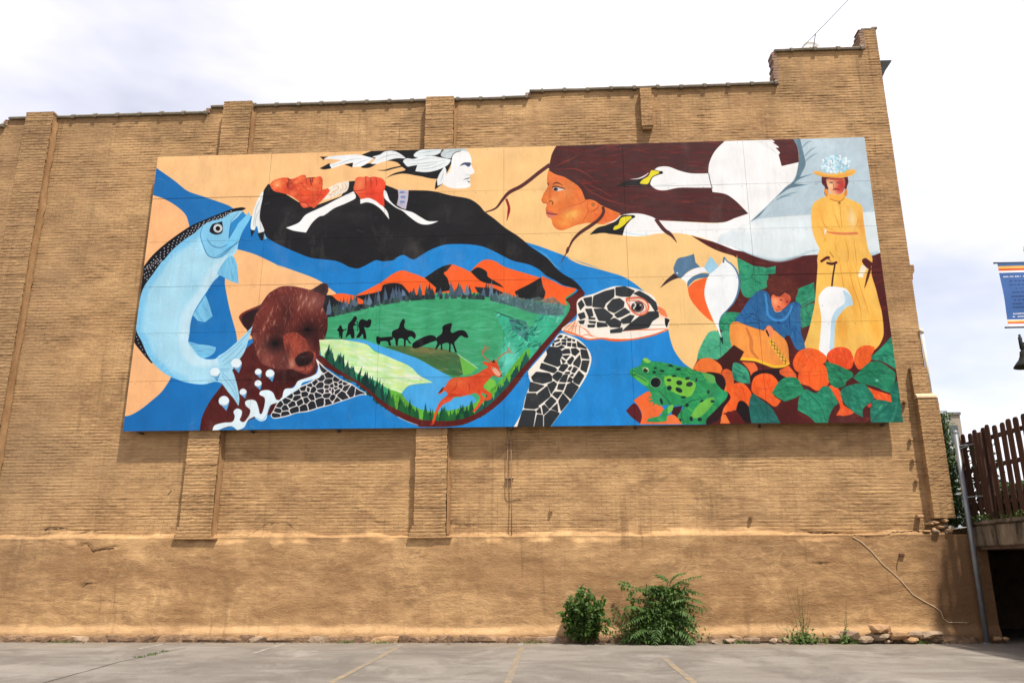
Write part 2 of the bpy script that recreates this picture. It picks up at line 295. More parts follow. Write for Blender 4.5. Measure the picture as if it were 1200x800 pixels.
def wall_depth(X, Z):
    up = Z > ZL+0.001
    rel = smooth(-0.22, 0.28, vnoise(X, Z, 0.95, 0.55, 1)+0.5*vnoise(X, Z, .35, .22, 8))
    rel = (0.12+1.25*rel)*(1+0.35*smooth(10.5, 12.5, Z))
    zz = Z+0.018*vnoise(X, Z, 1.3, 0.5, 2)+0.009*vnoise(X, Z, 0.24, 0.10, 3)
    ph = (zz/COURSE) % 1.0; row = np.floor(zz/COURSE)
    cell = np.floor((X+row*0.113+40)/0.215).astype(int); H = np.random.default_rng(77).random((1009,)).astype(np.float32)
    jr = 0.25+1.3*H[(cell*37+row.astype(int)*101) % 1009]**1.5; br = H[(cell*53+row.astype(int)*211+7) % 1009]-0.5
    prof = smooth(0.0, 0.24, ph)*(1-smooth(0.78, 1.0, ph))
    low = np.where(up, 1.0, 0.14)
    d = ((prof-1.0)*0.0066*jr+br*0.005)*rel*low
    d += 0.006*vnoise(X, Z, 0.35, 0.16, 5)+0.004*vnoise(X, Z, 0.12, 0.045, 6)+0.02*vnoise(X, Z, 2.2, 1.4, 7)
    d += np.where(up, 0.35, 1)*(0.014*vnoise(X, Z, 0.9, 0.4, 9)+0.007*vnoise(X, Z, 0.20, 0.13, 10)+0.005*vnoise(X, Z, 0.5, 0.1, 31))
    wob = 0.02*vnoise(X, Z*0, 0.7, 1, 12)
    # plinth with its mortar fillet, and the skirting at the foot
    fil = 0.12+0.20*vnoise(X, Z*0, 0.8, 1, 13)+0.08*vnoise(X, Z*0, .2, 1, 33)
    pl = np.where(up, 0.15*(1-smooth(0, 1, (Z-ZL)/np.maximum(fil, .02)))**1.6, 0.15)
    pl *= 1-0.35*smooth(0.05, 0.3, vnoise(X, Z*0, 0.5, 1, 34)+.25*vnoise(X, Z*0, .13, 1, 35))*smooth(ZL-.14, ZL-.01, Z+.05*vnoise(X, Z, .2, .1, 36))
    d += pl
    d += 0.06*(1-smooth(0.16, 0.36+0.1*vnoise(X, Z*0, .9, 1, 14), Z+wob))
    for t, dep in CRACKS:
        P = [at(*map(float, q.split(',')), Y=0.25) for q in t.split()]
        xs = [p[0] for p in P]; zs = [p[1] for p in P]; m = (X > min(xs)-.2) & (X < max(xs)+.2) & (Z > min(zs)-.2) & (Z < max(zs)+.2)
        if m.any():
            D = dist_poly(X[m]+.03*vnoise(X[m], Z[m], .12, .1, 21), Z[m]+.03*vnoise(X[m], Z[m], .15, .08, 22), P)
            d[m] += -dep*0.35*(1-smooth(0.006, 0.05, D))
    return d
dx, dz = 0.055, COURSE/6
xs = np.unique(np.r_[np.arange(XL, 19.95, dx), [s[1] for s in SEG]]); zs = np.arange(-0.05, 15.49, dz)
X, Z = np.meshgrid(xs, zs); D = wall_depth(X.astype(np.float64), Z.astype(np.float64))
nz, nx = X.shape; xc = (xs[:-1]+xs[1:])/2; tops = np.array([ztop(x) for x in xc])
keep = (zs[1:, None] <= tops[None, :]+1e-6) & ~((xc[None, :] > XR) & (zs[1:, None] > ZL))
# the wall hidden behind the mural's middle is left plain-coarse by dropping nothing: it is one continuous sheet
I = np.arange(nz*nx).reshape(nz, nx); Q = np.stack([I[:-1, :-1][keep], I[:-1, 1:][keep], I[1:, 1:][keep], I[1:, :-1][keep]], 1)
used = np.zeros(nz*nx, bool); used[Q.ravel()] = True; remap = np.cumsum(used)-1
co = np.stack([X.ravel(), WY-D.ravel(), Z.ravel()], 1)[used]; Q = remap[Q]
me = bpy.data.meshes.new('wall'); me.vertices.add(len(co)); me.vertices.foreach_set('co', co.astype(np.float32).ravel())
me.loops.add(len(Q)*4); me.loops.foreach_set('vertex_index', Q.astype(np.int32).ravel()); me.polygons.add(len(Q)); me.polygons.foreach_set('loop_start', np.arange(0, len(Q)*4, 4, dtype=np.int32)); me.polygons.foreach_set('use_smooth', np.ones(len(Q), bool)); me.update(); me.validate()
me.materials.append(WALL); wall = bpy.data.objects.new('wall', me); COL.link(wall); attach(wall, BL)
CRM = simple('crack_dark', (0.018, 0.012, 0.008), (0.07, 0.042, 0.022), 14, 0.95, 0.05)
for t, dep in CRACKS:
    if dep < 0.015: continue
    P = [at(*map(float, q.split(',')), Y=0.25) for q in t.split()]; pts = []
    for (x0, z0), (x1, z1) in zip(P[:-1], P[1:]):
        n = max(3, int(math.hypot(x1-x0, z1-z0)/0.05))
        for k in range(n): pts.append((x0+(x1-x0)*k/n, z0+(z1-z0)*k/n+RNG.normal(0, .010)))
    pts.append(P[-1]); n = len(pts); V = []
    for k, (x, z) in enumerate(pts):
        w = dep*0.45*(0.25+RNG.random())*min(1, 4*min(k, n-1-k)/n+.15); q = float(wall_depth(np.array([[x]]), np.array([[z]]))[0, 0])
        V += [(x, WY-q-.012, z-w), (x+RNG.normal(0, .006), WY-q-.012, z+w*RNG.uniform(.3, 1.0))]
    mesh('crack', V, [(2*k, 2*k+2, 2*k+3, 2*k+1) for k in range(n-1)], CRM, BL)
# masonry behind the face, parapet backs, roof
c_ = MB()
for a, b, z in SEG: c_.box((a+0.004, 0.37, 12.0), (b-0.004, 0.66, z-0.012))
c_.box((XL, 0.37, 0.0), (XR-0.012, 0.66, 11.99)); c_.box((XL, 0.67, 0), (XR-0.014, 16.0, 12.6)); c_.box((18.80, 0.68, 12.62), (XR-0.013, 16.0, 15.44))
c_.build('masonry', WALL, BL)
r_ = MB(); r_.box((XL, 0.68, 12.61), (18.79, 15.9, 12.70)); r_.build('flat_roof', ROOFM, BL)
# jagged brick ends where the parapet steps up
for (a, b, z), (a2, b2, z2) in zip(SEG[:-1], SEG[1:]):
    zz = z+0.02
    while zz < z2-0.01:
        h = min(COURSE-0.006, z2-zz); b_ = MB(); e = RNG.uniform(0.0, 0.05); b_.box((b-e-0.06, 0.28, zz), (b+0.05, 0.62, zz+h), 0.006); o = b_.build('brick', simple('end_brick', (0.13, 0.075, 0.06), (0.30, 0.19, 0.11), 6) if 'endbrick' not in globals() else endbrick, BL)
        endbrick = o.data.materials[0]; zz += COURSE
# pilasters: stacked courses with toothed edges
def pilaster(x0, x1, z0, z1, yf, name='pilaster', foot=True, ridge=0.65):
    b_ = MB(); z = z0; n = 0
    while z < z1-0.02:
        h = COURSE; e0, e1 = RNG.normal(0, .007)*ridge, RNG.normal(0, .007)*ridge; f = RNG.normal(0, .005)
        if n % 2: e0 += .004; e1 -= .004
        fl = 0.10*max(0, 1-n/3.0) if foot else 0
        zt = min(z+h, z1)
        xa, xb = x0+e0-fl, x1+e1; nn = 8; V = []
        for (dy, zf) in ((0.012, 0.0), (0.0, 0.22), (0.0, 0.80), (0.011, 1.0)):
            for k in range(nn+1):
                u = k/nn; x = xa+(xb-xa)*u; V.append((x, yf+(f+dy)*ridge+RNG.normal(0, .0028), z+(zt-z)*zf))
        for zf in (0.0, 1.0):
            V += [(xa, WY+.03, z+(zt-z)*zf), (xb, WY+.03, z+(zt-z)*zf)]
        F = []; w = nn+1
        for r in range(3):
            for k in range(nn): F.append((r*w+k, r*w+k+1, (r+1)*w+k+1, (r+1)*w+k))
        a = 4*w; F += [(0, w, 2*w, 3*w, a+2, a), (nn, a+1, a+3, 3*w+nn, 2*w+nn, w+nn), tuple(range(nn, -1, -1))+(a, a+1), tuple(3*w+k for k in range(nn+1))+(a+3, a+2)]
        b_.add(V, F); z = zt; n += 1
    return b_.build(name, WALL, BL)
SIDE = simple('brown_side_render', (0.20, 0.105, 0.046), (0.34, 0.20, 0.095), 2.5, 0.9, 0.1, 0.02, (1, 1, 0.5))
PIL = [(-3.90, -3.14, 13.62), (1.59, 2.36, 13.76), (7.10, 7.85, 13.72)]
for a, b, z in PIL: pilaster(a, b, ZL+0.012, z, 0.085)
pilaster(12.80, 13.10, 12.68, 13.80, 0.12, 'corbel_pier', False)
b_ = MB(); b_.box((12.82, 0.15, 12.60), (13.08, 0.31, 12.675), .01); b_.build('corbel', WALL, BL)
for a, b, z in PIL:
    b_ = MB(); b_.box((a-.12, 0.075, ZL-0.030), (b+0.14, 0.2, ZL+0.010), .006); b_.build('pilaster_base', WALL, BL)
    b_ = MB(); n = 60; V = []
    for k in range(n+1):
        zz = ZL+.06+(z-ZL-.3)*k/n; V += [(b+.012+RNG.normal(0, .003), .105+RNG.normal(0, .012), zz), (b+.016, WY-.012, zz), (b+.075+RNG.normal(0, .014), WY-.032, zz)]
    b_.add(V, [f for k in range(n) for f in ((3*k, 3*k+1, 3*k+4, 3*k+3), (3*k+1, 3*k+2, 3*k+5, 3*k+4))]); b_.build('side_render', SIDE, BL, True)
# corner pier at the right, in two stages with a sloped cap
pilaster(18.83, 19.30, 2.62, 5.36, 0.10, 'corner_pier', False, .25); pilaster(18.80, 19.17, 5.40, 6.10, 0.16, 'corner_pier', False, .4)
b_ = MB(); b_.prism([(0.085, 5.36), (0.085, 5.40), (0.16, 5.47), (0.32, 5.47), (0.32, 5.36)], 'x', 18.82, 19.27); b_.build('pier_cap', simple('pale_mortar', (0.50, 0.36, 0.20), (0.58, 0.44, 0.27), 8), BL)
# street front: cornice, string moulding and pier head seen edge-on past the corner
b_ = MB(); b_.prism([(19.19, 14.02), (19.22, 14.02), (19.32, 14.22), (19.36, 14.32), (19.52, 14.52), (19.56, 14.60), (19.19, 14.60)], 'y', 0.42, 15.9); b_.build('cornice', DARKMETAL, BL)
b_ = MB(); b_.prism([(19.19, 8.33), (19.24, 8.36), (19.25, 8.50), (19.30, 8.56), (19.31, 8.74), (19.19, 8.74)], 'y', 0.34, 15.9); b_.build('string_course', WALL, BL)
b_ = MB(); b_.box((18.82, 0.30, 15.485), (19.19, 0.7, 15.535), .012); b_.box((19.12, 0.34, 15.54), (19.27, 0.7, 15.60), .01); b_.build('pier_coping', COPING, BL)
# clay coping tiles along the parapet
def tile_mesh():
    prof = [(0.235, -0.045), (0.225, 0.0), (0.27, 0.045), (0.38, 0.075), (0.50, 0.08), (0.62, 0.06), (0.705, 0.01), (0.70, -0.045)]
    b_ = MB(); b_.prism(prof, 'x', 0.0, 0.575); c = (0.465, 0.0)
    p2 = [(c[0]+(y-c[0])*1.10, z*1.45-(0.004)) for y, z in prof]; b_.prism(p2, 'x', 0.53, 0.617); return b_
TM = None; tiles = []
for i, (a, b, z) in enumerate(SEG[:-1]):
    x = b-0.02
    while x-0.62 > a-0.35:
        if TM is None: o = tile_mesh().build('coping_tile', COPING, None); TM = o
        else: o = TM.copy(); COL.link(o)
        xx = max(x-0.62, a+0.01); o.location = (xx, RNG.normal(0, .006), z+0.03+RNG.normal(0, .004)); o.rotation_euler = (0, RNG.normal(0, .008), RNG.normal(0, .006)); o.scale = ((x-xx)/0.62, 1, 1)
        attach(o, BL); x -= 0.62
        if x < a+0.12: break
# foundation stones under the skirting
def rock(name, c, s, mat, parent=None, seed=0, yaw=0.0):
    r = np.random.default_rng(seed); bm = bmesh.new(); bmesh.ops.create_icosphere(bm, subdivisions=2, radius=1.0)
    fl = [(Vector(r.normal(0, 1, 3)).normalized(), r.uniform(0.75, 1.15)) for _ in range(11)]
    for v in bm.verts:
        p = v.co.copy(); p = Vector((math.copysign(abs(p.x)**0.32, p.x), math.copysign(abs(p.y)**0.32, p.y), math.copysign(abs(p.z)**0.32, p.z)))
        for n, d in fl:
            k = p.dot(n)
            if k > d: p -= n*(k-d)
        v.co = Vector((p.x*s[0]/2, p.y*s[1]/2, p.z*s[2]/2))
    V = [tuple(Matrix.Rotation(yaw, 3, 'Z')@v.co) for v in bm.verts]; bm.verts.index_update(); F = [tuple(v.index for v in f.verts) for f in bm.faces]; bm.free()
    return mesh(name, V, F, mat, parent, False, c)
FSTONE = simple('foundation_rubble', (0.115, 0.068, 0.042), (0.30, 0.19, 0.11), 6, 0.95, 0.1, 0.03)
x = -3.6; i = 0
while x < 19.0:
    w = RNG.uniform(0.22, 0.75); h = RNG.uniform(0.12, 0.19)
    rock('foundation_stone', (x+w/2, 0.075+RNG.normal(0, .016), 0.045+RNG.uniform(-.01, .02)), (w*1.25, RNG.uniform(.14, .22), h*1.25), FSTONE if RNG.random() < .8 else (STONE if RNG.random() < .6 else PLASTERSTONE), BL, 100+i)
    x += w*RNG.uniform(0.82, 0.98); i += 1
for k in range(16):
    q = (RNG.uniform(1078, 1114), RNG.uniform(604, 625)); p = at(*q, Y=0.10); rock('broken_brick', (p[0], 0.20+RNG.normal(0, .03), p[1]), (RNG.uniform(.06, .18), .20, RNG.uniform(.04, .09)), PLASTERSTONE if k % 3 else STONE, BL, 300+k, RNG.normal(0, .3))
for q in ((1060, 470), (1067, 514), (1070, 538), (1074, 562), (880, 605), (646, 597)):
    p = at(*q, Y=0.27); b_ = MB(); b_.tube([(p[0], 0.31, p[1]), (p[0], 0.21, p[1]-.005)], 0.035, 8); b_.tube([(p[0], 0.27, p[1]), (p[0], 0.255, p[1])], 0.055, 8); b_.build('anchor_bolt', WALL, BL)
# ------------------------------------------------------------------ the painted picture (flat print on the mural panels)
MW, MH, MZ = 18.39, 7.32, 4.7726          # mural width, height, height of its lower edge
PW, PH = 2400, 955
class Art:
    TILES = {'A':(140,155,5),'B':(380,155,5),'C':(620,155,5),'D':(860,155,5),'E':(140,300,5),'F':(380,300,5),
             'G':(620,300,5),'H':(860,300,5),'I':(140,400,5),'J':(380,400,5),'K':(620,400,5),'L':(860,400,5),
             'a':(300,165,10),'b':(410,165,8),'c':(620,190,8),'d':(255,325,8),'e':(940,170,6.667),
             'f':(835,315,6.667),'g':(305,400,8),'h':(600,385,6.957),'p':(0,0,1)}
    def __init__(s):
        s.c = np.zeros((PH, PW, 3), np.float32); s.rng = np.random.default_rng(7); s.last = None
        s.clipm = None
        g = s.rng
        s.nz = s.noise(90, 12)*0.5 + s.noise(300, 60)*0.3 + s.noise(900, 200)*0.2
        s.nz2 = s.noise(40, 25)
    def noise(s, nx, ny):
        g = s.rng.random((ny+2, nx+2)).astype(np.float32)
        X = np.linspace(0, nx, PW); Y = np.linspace(0, ny, PH)
        xi = X.astype(int); yi = Y.astype(int); fx = (X-xi).astype(np.float32); fy = (Y-yi).astype(np.float32)
        fx = fx*fx*(3-2*fx); fy = fy*fy*(3-2*fy)
        r0 = g[yi][:, xi]*(1-fx)+g[yi][:, xi+1]*fx; r1 = g[yi+1][:, xi]*(1-fx)+g[yi+1][:, xi+1]*fx
        return r0*(1-fy)[:, None]+r1*fy[:, None]-0.5
    def pts(s, t):
        T = (0, 0, 1); out = []; cor = []
        for k in t.split():
            if k[0].isalpha(): T = s.TILES[k]; continue
            c = k.endswith('!'); x, y = k.rstrip('!').split(',')
            out.append((T[0]+float(x)/T[2], T[1]+float(y)/T[2])); cor.append(c)
        return np.array(out), cor
    @staticmethod
    def spline(P, cor, closed=True, n=6):
        N = len(P); out = []
        for i in range(N if closed else N-1):
            p1, p2 = P[i], P[(i+1) % N]
            p0 = P[i-1] if (closed or i > 0) else p1; p3 = P[(i+2) % N] if (closed or i+2 < N) else p2
            if cor[i]: p0 = p1
            if cor[(i+1) % N]: p3 = p2
            d1 = np.linalg.norm(p2-p1)+1e-6
            m1 = (p2-p0)*0.5; m2 = (p3-p1)*0.5
            for m in (m1, m2):
                l = np.linalg.norm(m)
                if l > 1.1*d1: m *= 1.1*d1/l
            for k in range(n):
                t = k/n; a = t*t*t; b = t*t
                out.append((2*a-3*b+1)*p1+(a-2*b+t)*m1+(-2*a+3*b)*p2+(a-b)*m2)
        if not closed: out.append(P[-1])
        return np.array(out)
    def canvas(s, P):             # photo pixels -> canvas pixels, over the upright mural plane
        d = np.c_[(P[:, 0]-600)/CAM_F, -(P[:, 1]-400)/CAM_F, np.ones(len(P))] @ AX
        t = (0.0-CAM_LOC[1])/d[:, 1]
        return np.c_[(CAM_LOC[0]+t*d[:, 0])/MW*PW, (1-(CAM_LOC[2]+t*d[:, 2]-MZ)/MH)*PH]
    def cover(s, Q):
        y0 = max(0, int(np.floor(Q[:, 1].min()))); y1 = min(PH, int(np.ceil(Q[:, 1].max()))+1)
        x0 = max(0, int(np.floor(Q[:, 0].min()))); x1 = min(PW, int(np.ceil(Q[:, 0].max()))+1)
        if y1 <= y0 or x1 <= x0: return None
        SS = 4; ys = y0+(np.arange((y1-y0)*SS)+0.5)/SS
        A = Q; B = np.roll(Q, -1, 0)
        ya, yb = A[:, 1][:, None], B[:, 1][:, None]
        hit = ((ya <= ys) & (yb > ys)) | ((yb <= ys) & (ya > ys))
        with np.errstate(all='ignore'):
            X = A[:, 0][:, None]+(ys-ya)/(yb-ya)*(B[:, 0]-A[:, 0])[:, None]
        X = np.where(hit, X, np.inf); m = hit.sum(0).max()
        X = np.sort(X, 0)[:m]; w = x1-x0
        D = np.zeros((y1-y0, w+2), np.float32); rows = np.repeat(np.arange(y1-y0), SS)
        for k in range(m):
            ok = np.isfinite(X[k]); x = np.clip(X[k][ok]-x0, 0, w); r = rows[ok]; fl = x.astype(int); fr = x-fl
            sg = 1.0/SS if k % 2 == 0 else -1.0/SS
            np.add.at(D, (r, fl), sg*(1-fr)); np.add.at(D, (r, fl+1), sg*fr)
        return x0, y0, np.clip(np.cumsum(D, 1)[:, :w], 0, 1)
    def put(s, cv, col, al=1.0, jit=0.0):
        if cv is None: return
        x0, y0, M = cv; h, w = M.shape; sl = (slice(y0, y0+h), slice(x0, x0+w))
        if s.clipm is not None: M = M*s.clipm[sl]
        col = np.array(col, np.float32)
        C = np.broadcast_to(col, (h, w, 3))
        if jit: C = C*(1+jit*s.nz[sl][..., None])
        s.c[sl] += (C-s.c[sl])*(M*al)[..., None]
    def poly(s, t, col, al=1.0, jit=0.10, lin=False):
        P, cor = s.pts(t)
        Q = P if lin else s.spline(P, cor)
        cv = s.cover(s.canvas(Q)); s.put(cv, col, al, jit); s.last = cv
        return cv
    def cell(s, t, col, k):
        P, _ = s.pts(t); c = P.mean(0); P = c+(P-c)*k
        # rounded corners
        Q = np.concatenate([np.array([a*0.92+b*0.08, a*0.5+b*0.5, a*0.08+b*0.92]) for a, b in zip(P, np.roll(P, -1, 0))])
        s.put(s.cover(s.canvas(Q)), col, 1.0, 0.1)
    def clip(s, cv):
        if cv is None: s.clipm = None; return
        m = np.zeros((PH, PW), np.float32); x0, y0, M = cv; m[y0:y0+M.shape[0], x0:x0+M.shape[1]] = M; s.clipm = m
    def line(s, t, w, col, al=1.0, ends=(1, 1), P=None, smooth=True):
        if P is None: P, cor = s.pts(t)
        else: cor = [False]*len(P)
        if smooth and len(P) > 2: P = s.spline(P, cor, False, 5)
        T = np.gradient(P, axis=0); T /= np.linalg.norm(T, axis=1)[:, None]+1e-9
        N = np.c_[-T[:, 1], T[:, 0]]; u = np.linspace(0, 1, len(P))
        W = w/2*(ends[0]+(1-ends[0])*np.clip(u*2.2, 0, 1))*(ends[1]+(1-ends[1])*np.clip((1-u)*2.2, 0, 1))
        Q = np.r_[P+N*W[:, None], (P-N*W[:, None])[::-1]]
        s.put(s.cover(s.canvas(Q)), col, al)
    def ell(s, t, rx, ry, col, rot=0, al=1.0, jit=0.0):
        P, _ = s.pts(t); sc = [s.TILES[k] for k in t.split() if k[0].isalpha()]; sc = sc[-1][2] if sc else 1
        a = np.linspace(0, 2*np.pi, 28, endpoint=False); ca, sa = math.cos(rot), math.sin(rot)
        x, y = np.cos(a)*rx/sc, np.sin(a)*ry/sc
        for c in P: s.put(s.cover(s.canvas(np.c_[c[0]+x*ca-y*sa, c[1]+x*sa+y*ca])), col, al, jit)
    def blob(s, t, rx, ry, col, al=0.8, rot=0):
        P, _ = s.pts(t); sc = [s.TILES[k] for k in t.split() if k[0].isalpha()][-1][2]
        for c in P:
            q = s.canvas(np.array([c, c+[1, 0], c+[0, 1]])); k = np.linalg.norm(q[1]-q[0])
            RX, RY = rx/sc*k, ry/sc*k; R = int(max(RX, RY)*2.2)+2
            x0, x1 = max(0, int(q[0, 0])-R), min(PW, int(q[0, 0])+R); y0, y1 = max(0, int(q[0, 1])-R), min(PH, int(q[0, 1])+R)
            if x1 <= x0 or y1 <= y0: continue
            X, Y = np.meshgrid(np.arange(x0, x1)-q[0, 0], np.arange(y0, y1)-q[0, 1])
            ca, sa = math.cos(rot), math.sin(rot); U = (X*ca+Y*sa)/RX; V = (-X*sa+Y*ca)/RY
            s.put((x0, y0, np.exp(-(U*U+V*V)*1.1).astype(np.float32)), col, al, 0.12)
    def hatch(s, cv, n, cols, ang, L, w, spread=0.3, al=0.6, bend=0.05):
        if cv is None: return
        x0, y0, M = cv; h, W = M.shape; mask0 = s.clipm; s.clip(cv); k = 2.75
        ys, xs = np.nonzero(M > 0.5)
        if len(ys) == 0: s.clipm = mask0; return
        for i in s.rng.integers(0, len(ys), n):
            x, y = x0+xs[i], y0+ys[i]
            a = (ang(x/PW, y/PH) if callable(ang) else ang)+s.rng.normal(0, spread); l = L*k*s.rng.uniform(0.5, 1.3); ww = w*k*s.rng.uniform(0.6, 1.3)
            b = s.rng.normal(0, bend); c = cols[s.rng.integers(len(cols))]
            d = np.array([math.cos(a), math.sin(a)]); nn = np.array([-d[1], d[0]]); p = np.array([x, y], float)
            p0 = p-d*l/2; p2 = p+d*l/2; q1 = p-d*l*0.25+nn*l*b*0.75; q2 = p+d*l*0.25+nn*l*b*0.75
            Q = np.array([p0, q1+nn*ww/2, q2+nn*ww/2, p2, q2-nn*ww/2, q1-nn*ww/2])
            s.put(s.cover(Q), c, al*s.rng.uniform(0.5, 1))
        s.clipm = mask0
WHITE=(252,252,250); CREAM=(252,243,228); BLACK=(30,29,31); BLUE=(30,136,212); PEACH=(253,200,138); MAROON=(82,27,25); ORANGE=(255,100,38)
LEAF=(38,140,102); SCALE=(46,49,52)
def paint_mural():
    s = Art(); P = s.poly
    s.c[:] = BLUE
    s.c *= (1+0.10*s.nz[..., None])
    # the blue darkens towards the left end
    lx = np.clip(1-np.linspace(0, 1, PW)*2.6, 0, 1)[None, :, None]
    s.c += (np.array((24, 104, 174), np.float32)-s.c)*lx*0.9
    # peach grounds
    P("p 180,176! 1080,150! 1080,500! G 960,665! 900,620 850,550 826,480 815,430 760,300 660,195 560,125 470,95 380,70 290,45 230,10 C 420,800 310,765 200,720 60,668 0,650 B 900,560 600,500 A 1000,560 800,500 700,470 640,430 500,380 400,345 330,290 260,240 214,208! 205,140!", PEACH, jit=0.05)
    P("A 196,369! 260,390 330,430 385,480 405,530 415,580! E 300,400! I 300,215! 250,290 190,345 120,400 60,432 15,438! E 20,400! ", (254,190,132), jit=0.05)
    P("A 670,680! 780,710 860,745 960,795 E 920,50 1050,95 1130,125 1180,150 F 20,180 70,217! 0,330! E 1000,400! 760,490! 690,515! 683,450 650,330 625,210 618,140 640,30!", (254,194,134), jit=0.05)
    # warmer, yellower peach towards the right
    rm = np.clip((np.linspace(0, 1, PW)-0.25)/0.4, 0, 1)[None, :, None]*(s.c[..., :1] > 200)
    s.c += (np.array((252, 208, 136), np.float32)-s.c)*rm*0.8
    # right-hand dark ground
    P("C 950,606! 1050,635 1140,655 D 0,670! 855,690! L 1010,480! K 1040,490! 1090,330! 960,160! G 990,600! 1100,500! 1110,340! 1150,320! H 34,140! 18,-10! D 15,738! C 1200,725 1120,700 1050,668", MAROON, jit=0.3)
    s.hatch(s.last, 260, [(125,38,28),(60,18,18),(140,50,35)], -0.1, 16, 1.2, 0.35)
    # ---------------- woman with wind-blown hair, swans
    hair = P("C 165,72! 135,125 120,185 112,210! 170,245 250,270 310,330 350,380 400,415 440,440 540,487! 610,478 680,490 760,515 850,520 960,525 1080,530 1150,525 1200,505 D 0,505 85,476! 40,430 0,393 C 1150,362 1075,350! 1065,290 1052,230 1060,170 1090,110 1160,40!", (74,38,38), jit=0.18)
    def hd(x, y): return 0.05+0.5*max(0, 0.62-x)*0.6
    s.hatch(hair, 420, [(104,40,36),(62,32,32),(88,40,38),(66,34,34)], hd, 30, 2.2, 0.15, 0.35)
    s.hatch(hair, 120, [(150,46,36),(132,42,34),(180,58,40)], hd, 20, 1.1, 0.14, 0.55)
    s.hatch(hair, 130, [(92,26,24)], 0.02, 40, 3.0, 0.1, 0.35)
    for t in ("C 140,205 220,170 300,130","C 150,215 260,215 330,240 420,310","C 200,240 280,280 350,340 420,380","C 300,270 380,320 430,345 520,400","C 330,330 420,380 500,410 620,440"):
        s.line(t, 1.1, (165,60,45), 0.7, (0.1, 0.1))
    P("D 150,25! 350,30! 375,90 380,178! 280,199! 230,150 230,110 180,70", (84,32,34), jit=0.25)
    s.hatch(s.last, 50, [(110,40,38),(66,24,26)], 0.15, 14, 1.2)
    # long loose strands
    s.line("C 122,190 60,235 0,283 B 1150,318 1085,352 1045,395 1005,445 945,468", 4.2, (88,42,42), 1, (1, 0.3))
    s.line("B 1066,390 1082,440 1078,480 1069,520", 3.2, (150,35,32), 1, (0.8, 0.05))
    # face
    s.line("c 188,72 255,104 335,128 398,164 460,206 508,256 534,318 556,342 625,356 700,405 850,470", 6, (74,38,38))
    s.poly("c 190,80! 176,95 168,150 170,190 174,230 152,270 130,310 117,350 130,375! 155,385 166,400 154,440 164,457! 158,482 175,510 200,525 212,548 225,592 260,627 310,637 370,620 440,592 510,577 560,570 620,576 690,583 770,572 850,520! 850,478! 750,438 700,415 670,400 620,365 570,350 530,352 515,320 490,260 450,215 390,175 330,140 250,115", (234,122,56), jit=0.16)
    face = s.last; s.clip(face)
    s.blob("c 400,490", 90, 55, (252,188,92), 0.9, -0.3); s.blob("c 330,570", 80, 40, (250,165,75), 0.7)
    s.blob("c 350,270", 90, 70, (244,150,82), 0.8); s.blob("c 230,350", 60, 40, (246,160,85), 0.7); s.blob("c 150,340", 30, 40, (240,125,50), 0.6)
    s.blob("c 450,300", 40, 90, (240,112,52), 0.6); s.blob("c 690,510", 110, 60, (236,102,45), 0.9); s.blob("c 290,150", 60, 25, (240,110,62), 0.7)
    s.blob("c 195,310", 14, 50, (222,100,45), 0.7); s.blob("c 260,640", 90, 14, (225,85,45), 0.8); s.blob("c 380,430", 100, 14, (235,130,80), 0.6, -0.3)
    s.hatch(face, 220, [(252,176,96),(214,92,46),(246,146,74),(204,96,54)], 0.4, 6, 1.0, 0.7, 0.32)
    s.line("c 330,430 420,405 500,380 530,350", 1.0, (205,80,50), 0.8, (0.1, 0.6)); s.line("c 560,465 600,460 640,430 655,405", 1.2, (175,70,35), 0.9, (0.2, 0.5))
    s.line("c 500,575 530,510 560,460 545,420 550,370", 1.2, (200,85,40), 0.8, (0.3, 0.3)); s.line("c 215,560 250,620 310,637 380,620 450,590 520,575", 1.0, (215,90,45), 0.9, (0.3, 0.2))
    s.clip(None)
    s.ell("c 600,398", 15, 15, (120,60,30)); s.ell("c 600,398", 8, 8, (225,150,80))
    s.line("c 222,212 245,195 280,198 320,222", 1.5, (70,35,25), 0.95, (0.4, 0.2)); s.line("c 170,195 178,200 182,215", 1.3, (90,50,35))
    s.poly("c 224,244 250,236 285,243 328,255 300,266 260,273 236,266", (226,214,208), jit=0); s.ell("c 250,254", 20, 17, (62,70,92)); s.ell("c 247,252", 11, 12, (22,22,30))
    s.line("c 215,235 250,226 290,236 335,250", 1.2, (50,30,25)); s.line("c 185,370 210,365 225,385 215,400", 1.2, (130,60,30)); s.line("c 117,350 130,378 155,385 180,392", 0.9, (190,90,45))
    P("c 160,440 180,455 215,465 240,480 268,490 225,500 190,488 160,470", (205,100,75), jit=0); P("c 163,478 200,490 262,492 215,520 185,522 165,500", (222,120,95), jit=0); s.line("c 163,474 195,486 265,490", 1.1, (90,40,35))
    s.line("C 432,436 436,470 410,510 360,548 300,588 255,635 228,690 186,765", 4.0, (84,42,38), 1, (0.8, 0.1)); s.ell("C 226,690", 9, 22, (100,50,45), 0.3)
    # swan heads and bodies
    P("C 1150,48! D 205,30! 240,56 228,60! 264,88 244,92! 270,120 262,132! 280,199! 380,176! 370,220 355,280 310,325 240,385 200,430 150,490 95,527! 60,700! C 1200,690! 1100,650 1000,615 930,600 850,590 750,595 690,605 620,611 548,604! 556,560 590,520 575,488 545,485 600,475 660,478 720,495 760,515 850,521 960,527 1080,532 1150,526 1200,506 D 0,505 85,476! 40,430 0,393 C 1150,362 1075,350! 1070,325! 980,325 880,325 800,340 750,336 715,312 708,285 718,250 740,215 770,202 820,203 880,225 950,241 1050,241! 1056,180 1090,110", WHITE, jit=0.015)
    s.line("C 1052,240 1062,290 1074,330", 0.8, (60,60,70)); s.line("C 735,305 800,308 860,300", 0.7, (205,225,230)); s.line("C 560,590 640,600 700,600", 1.4, (210,235,245))
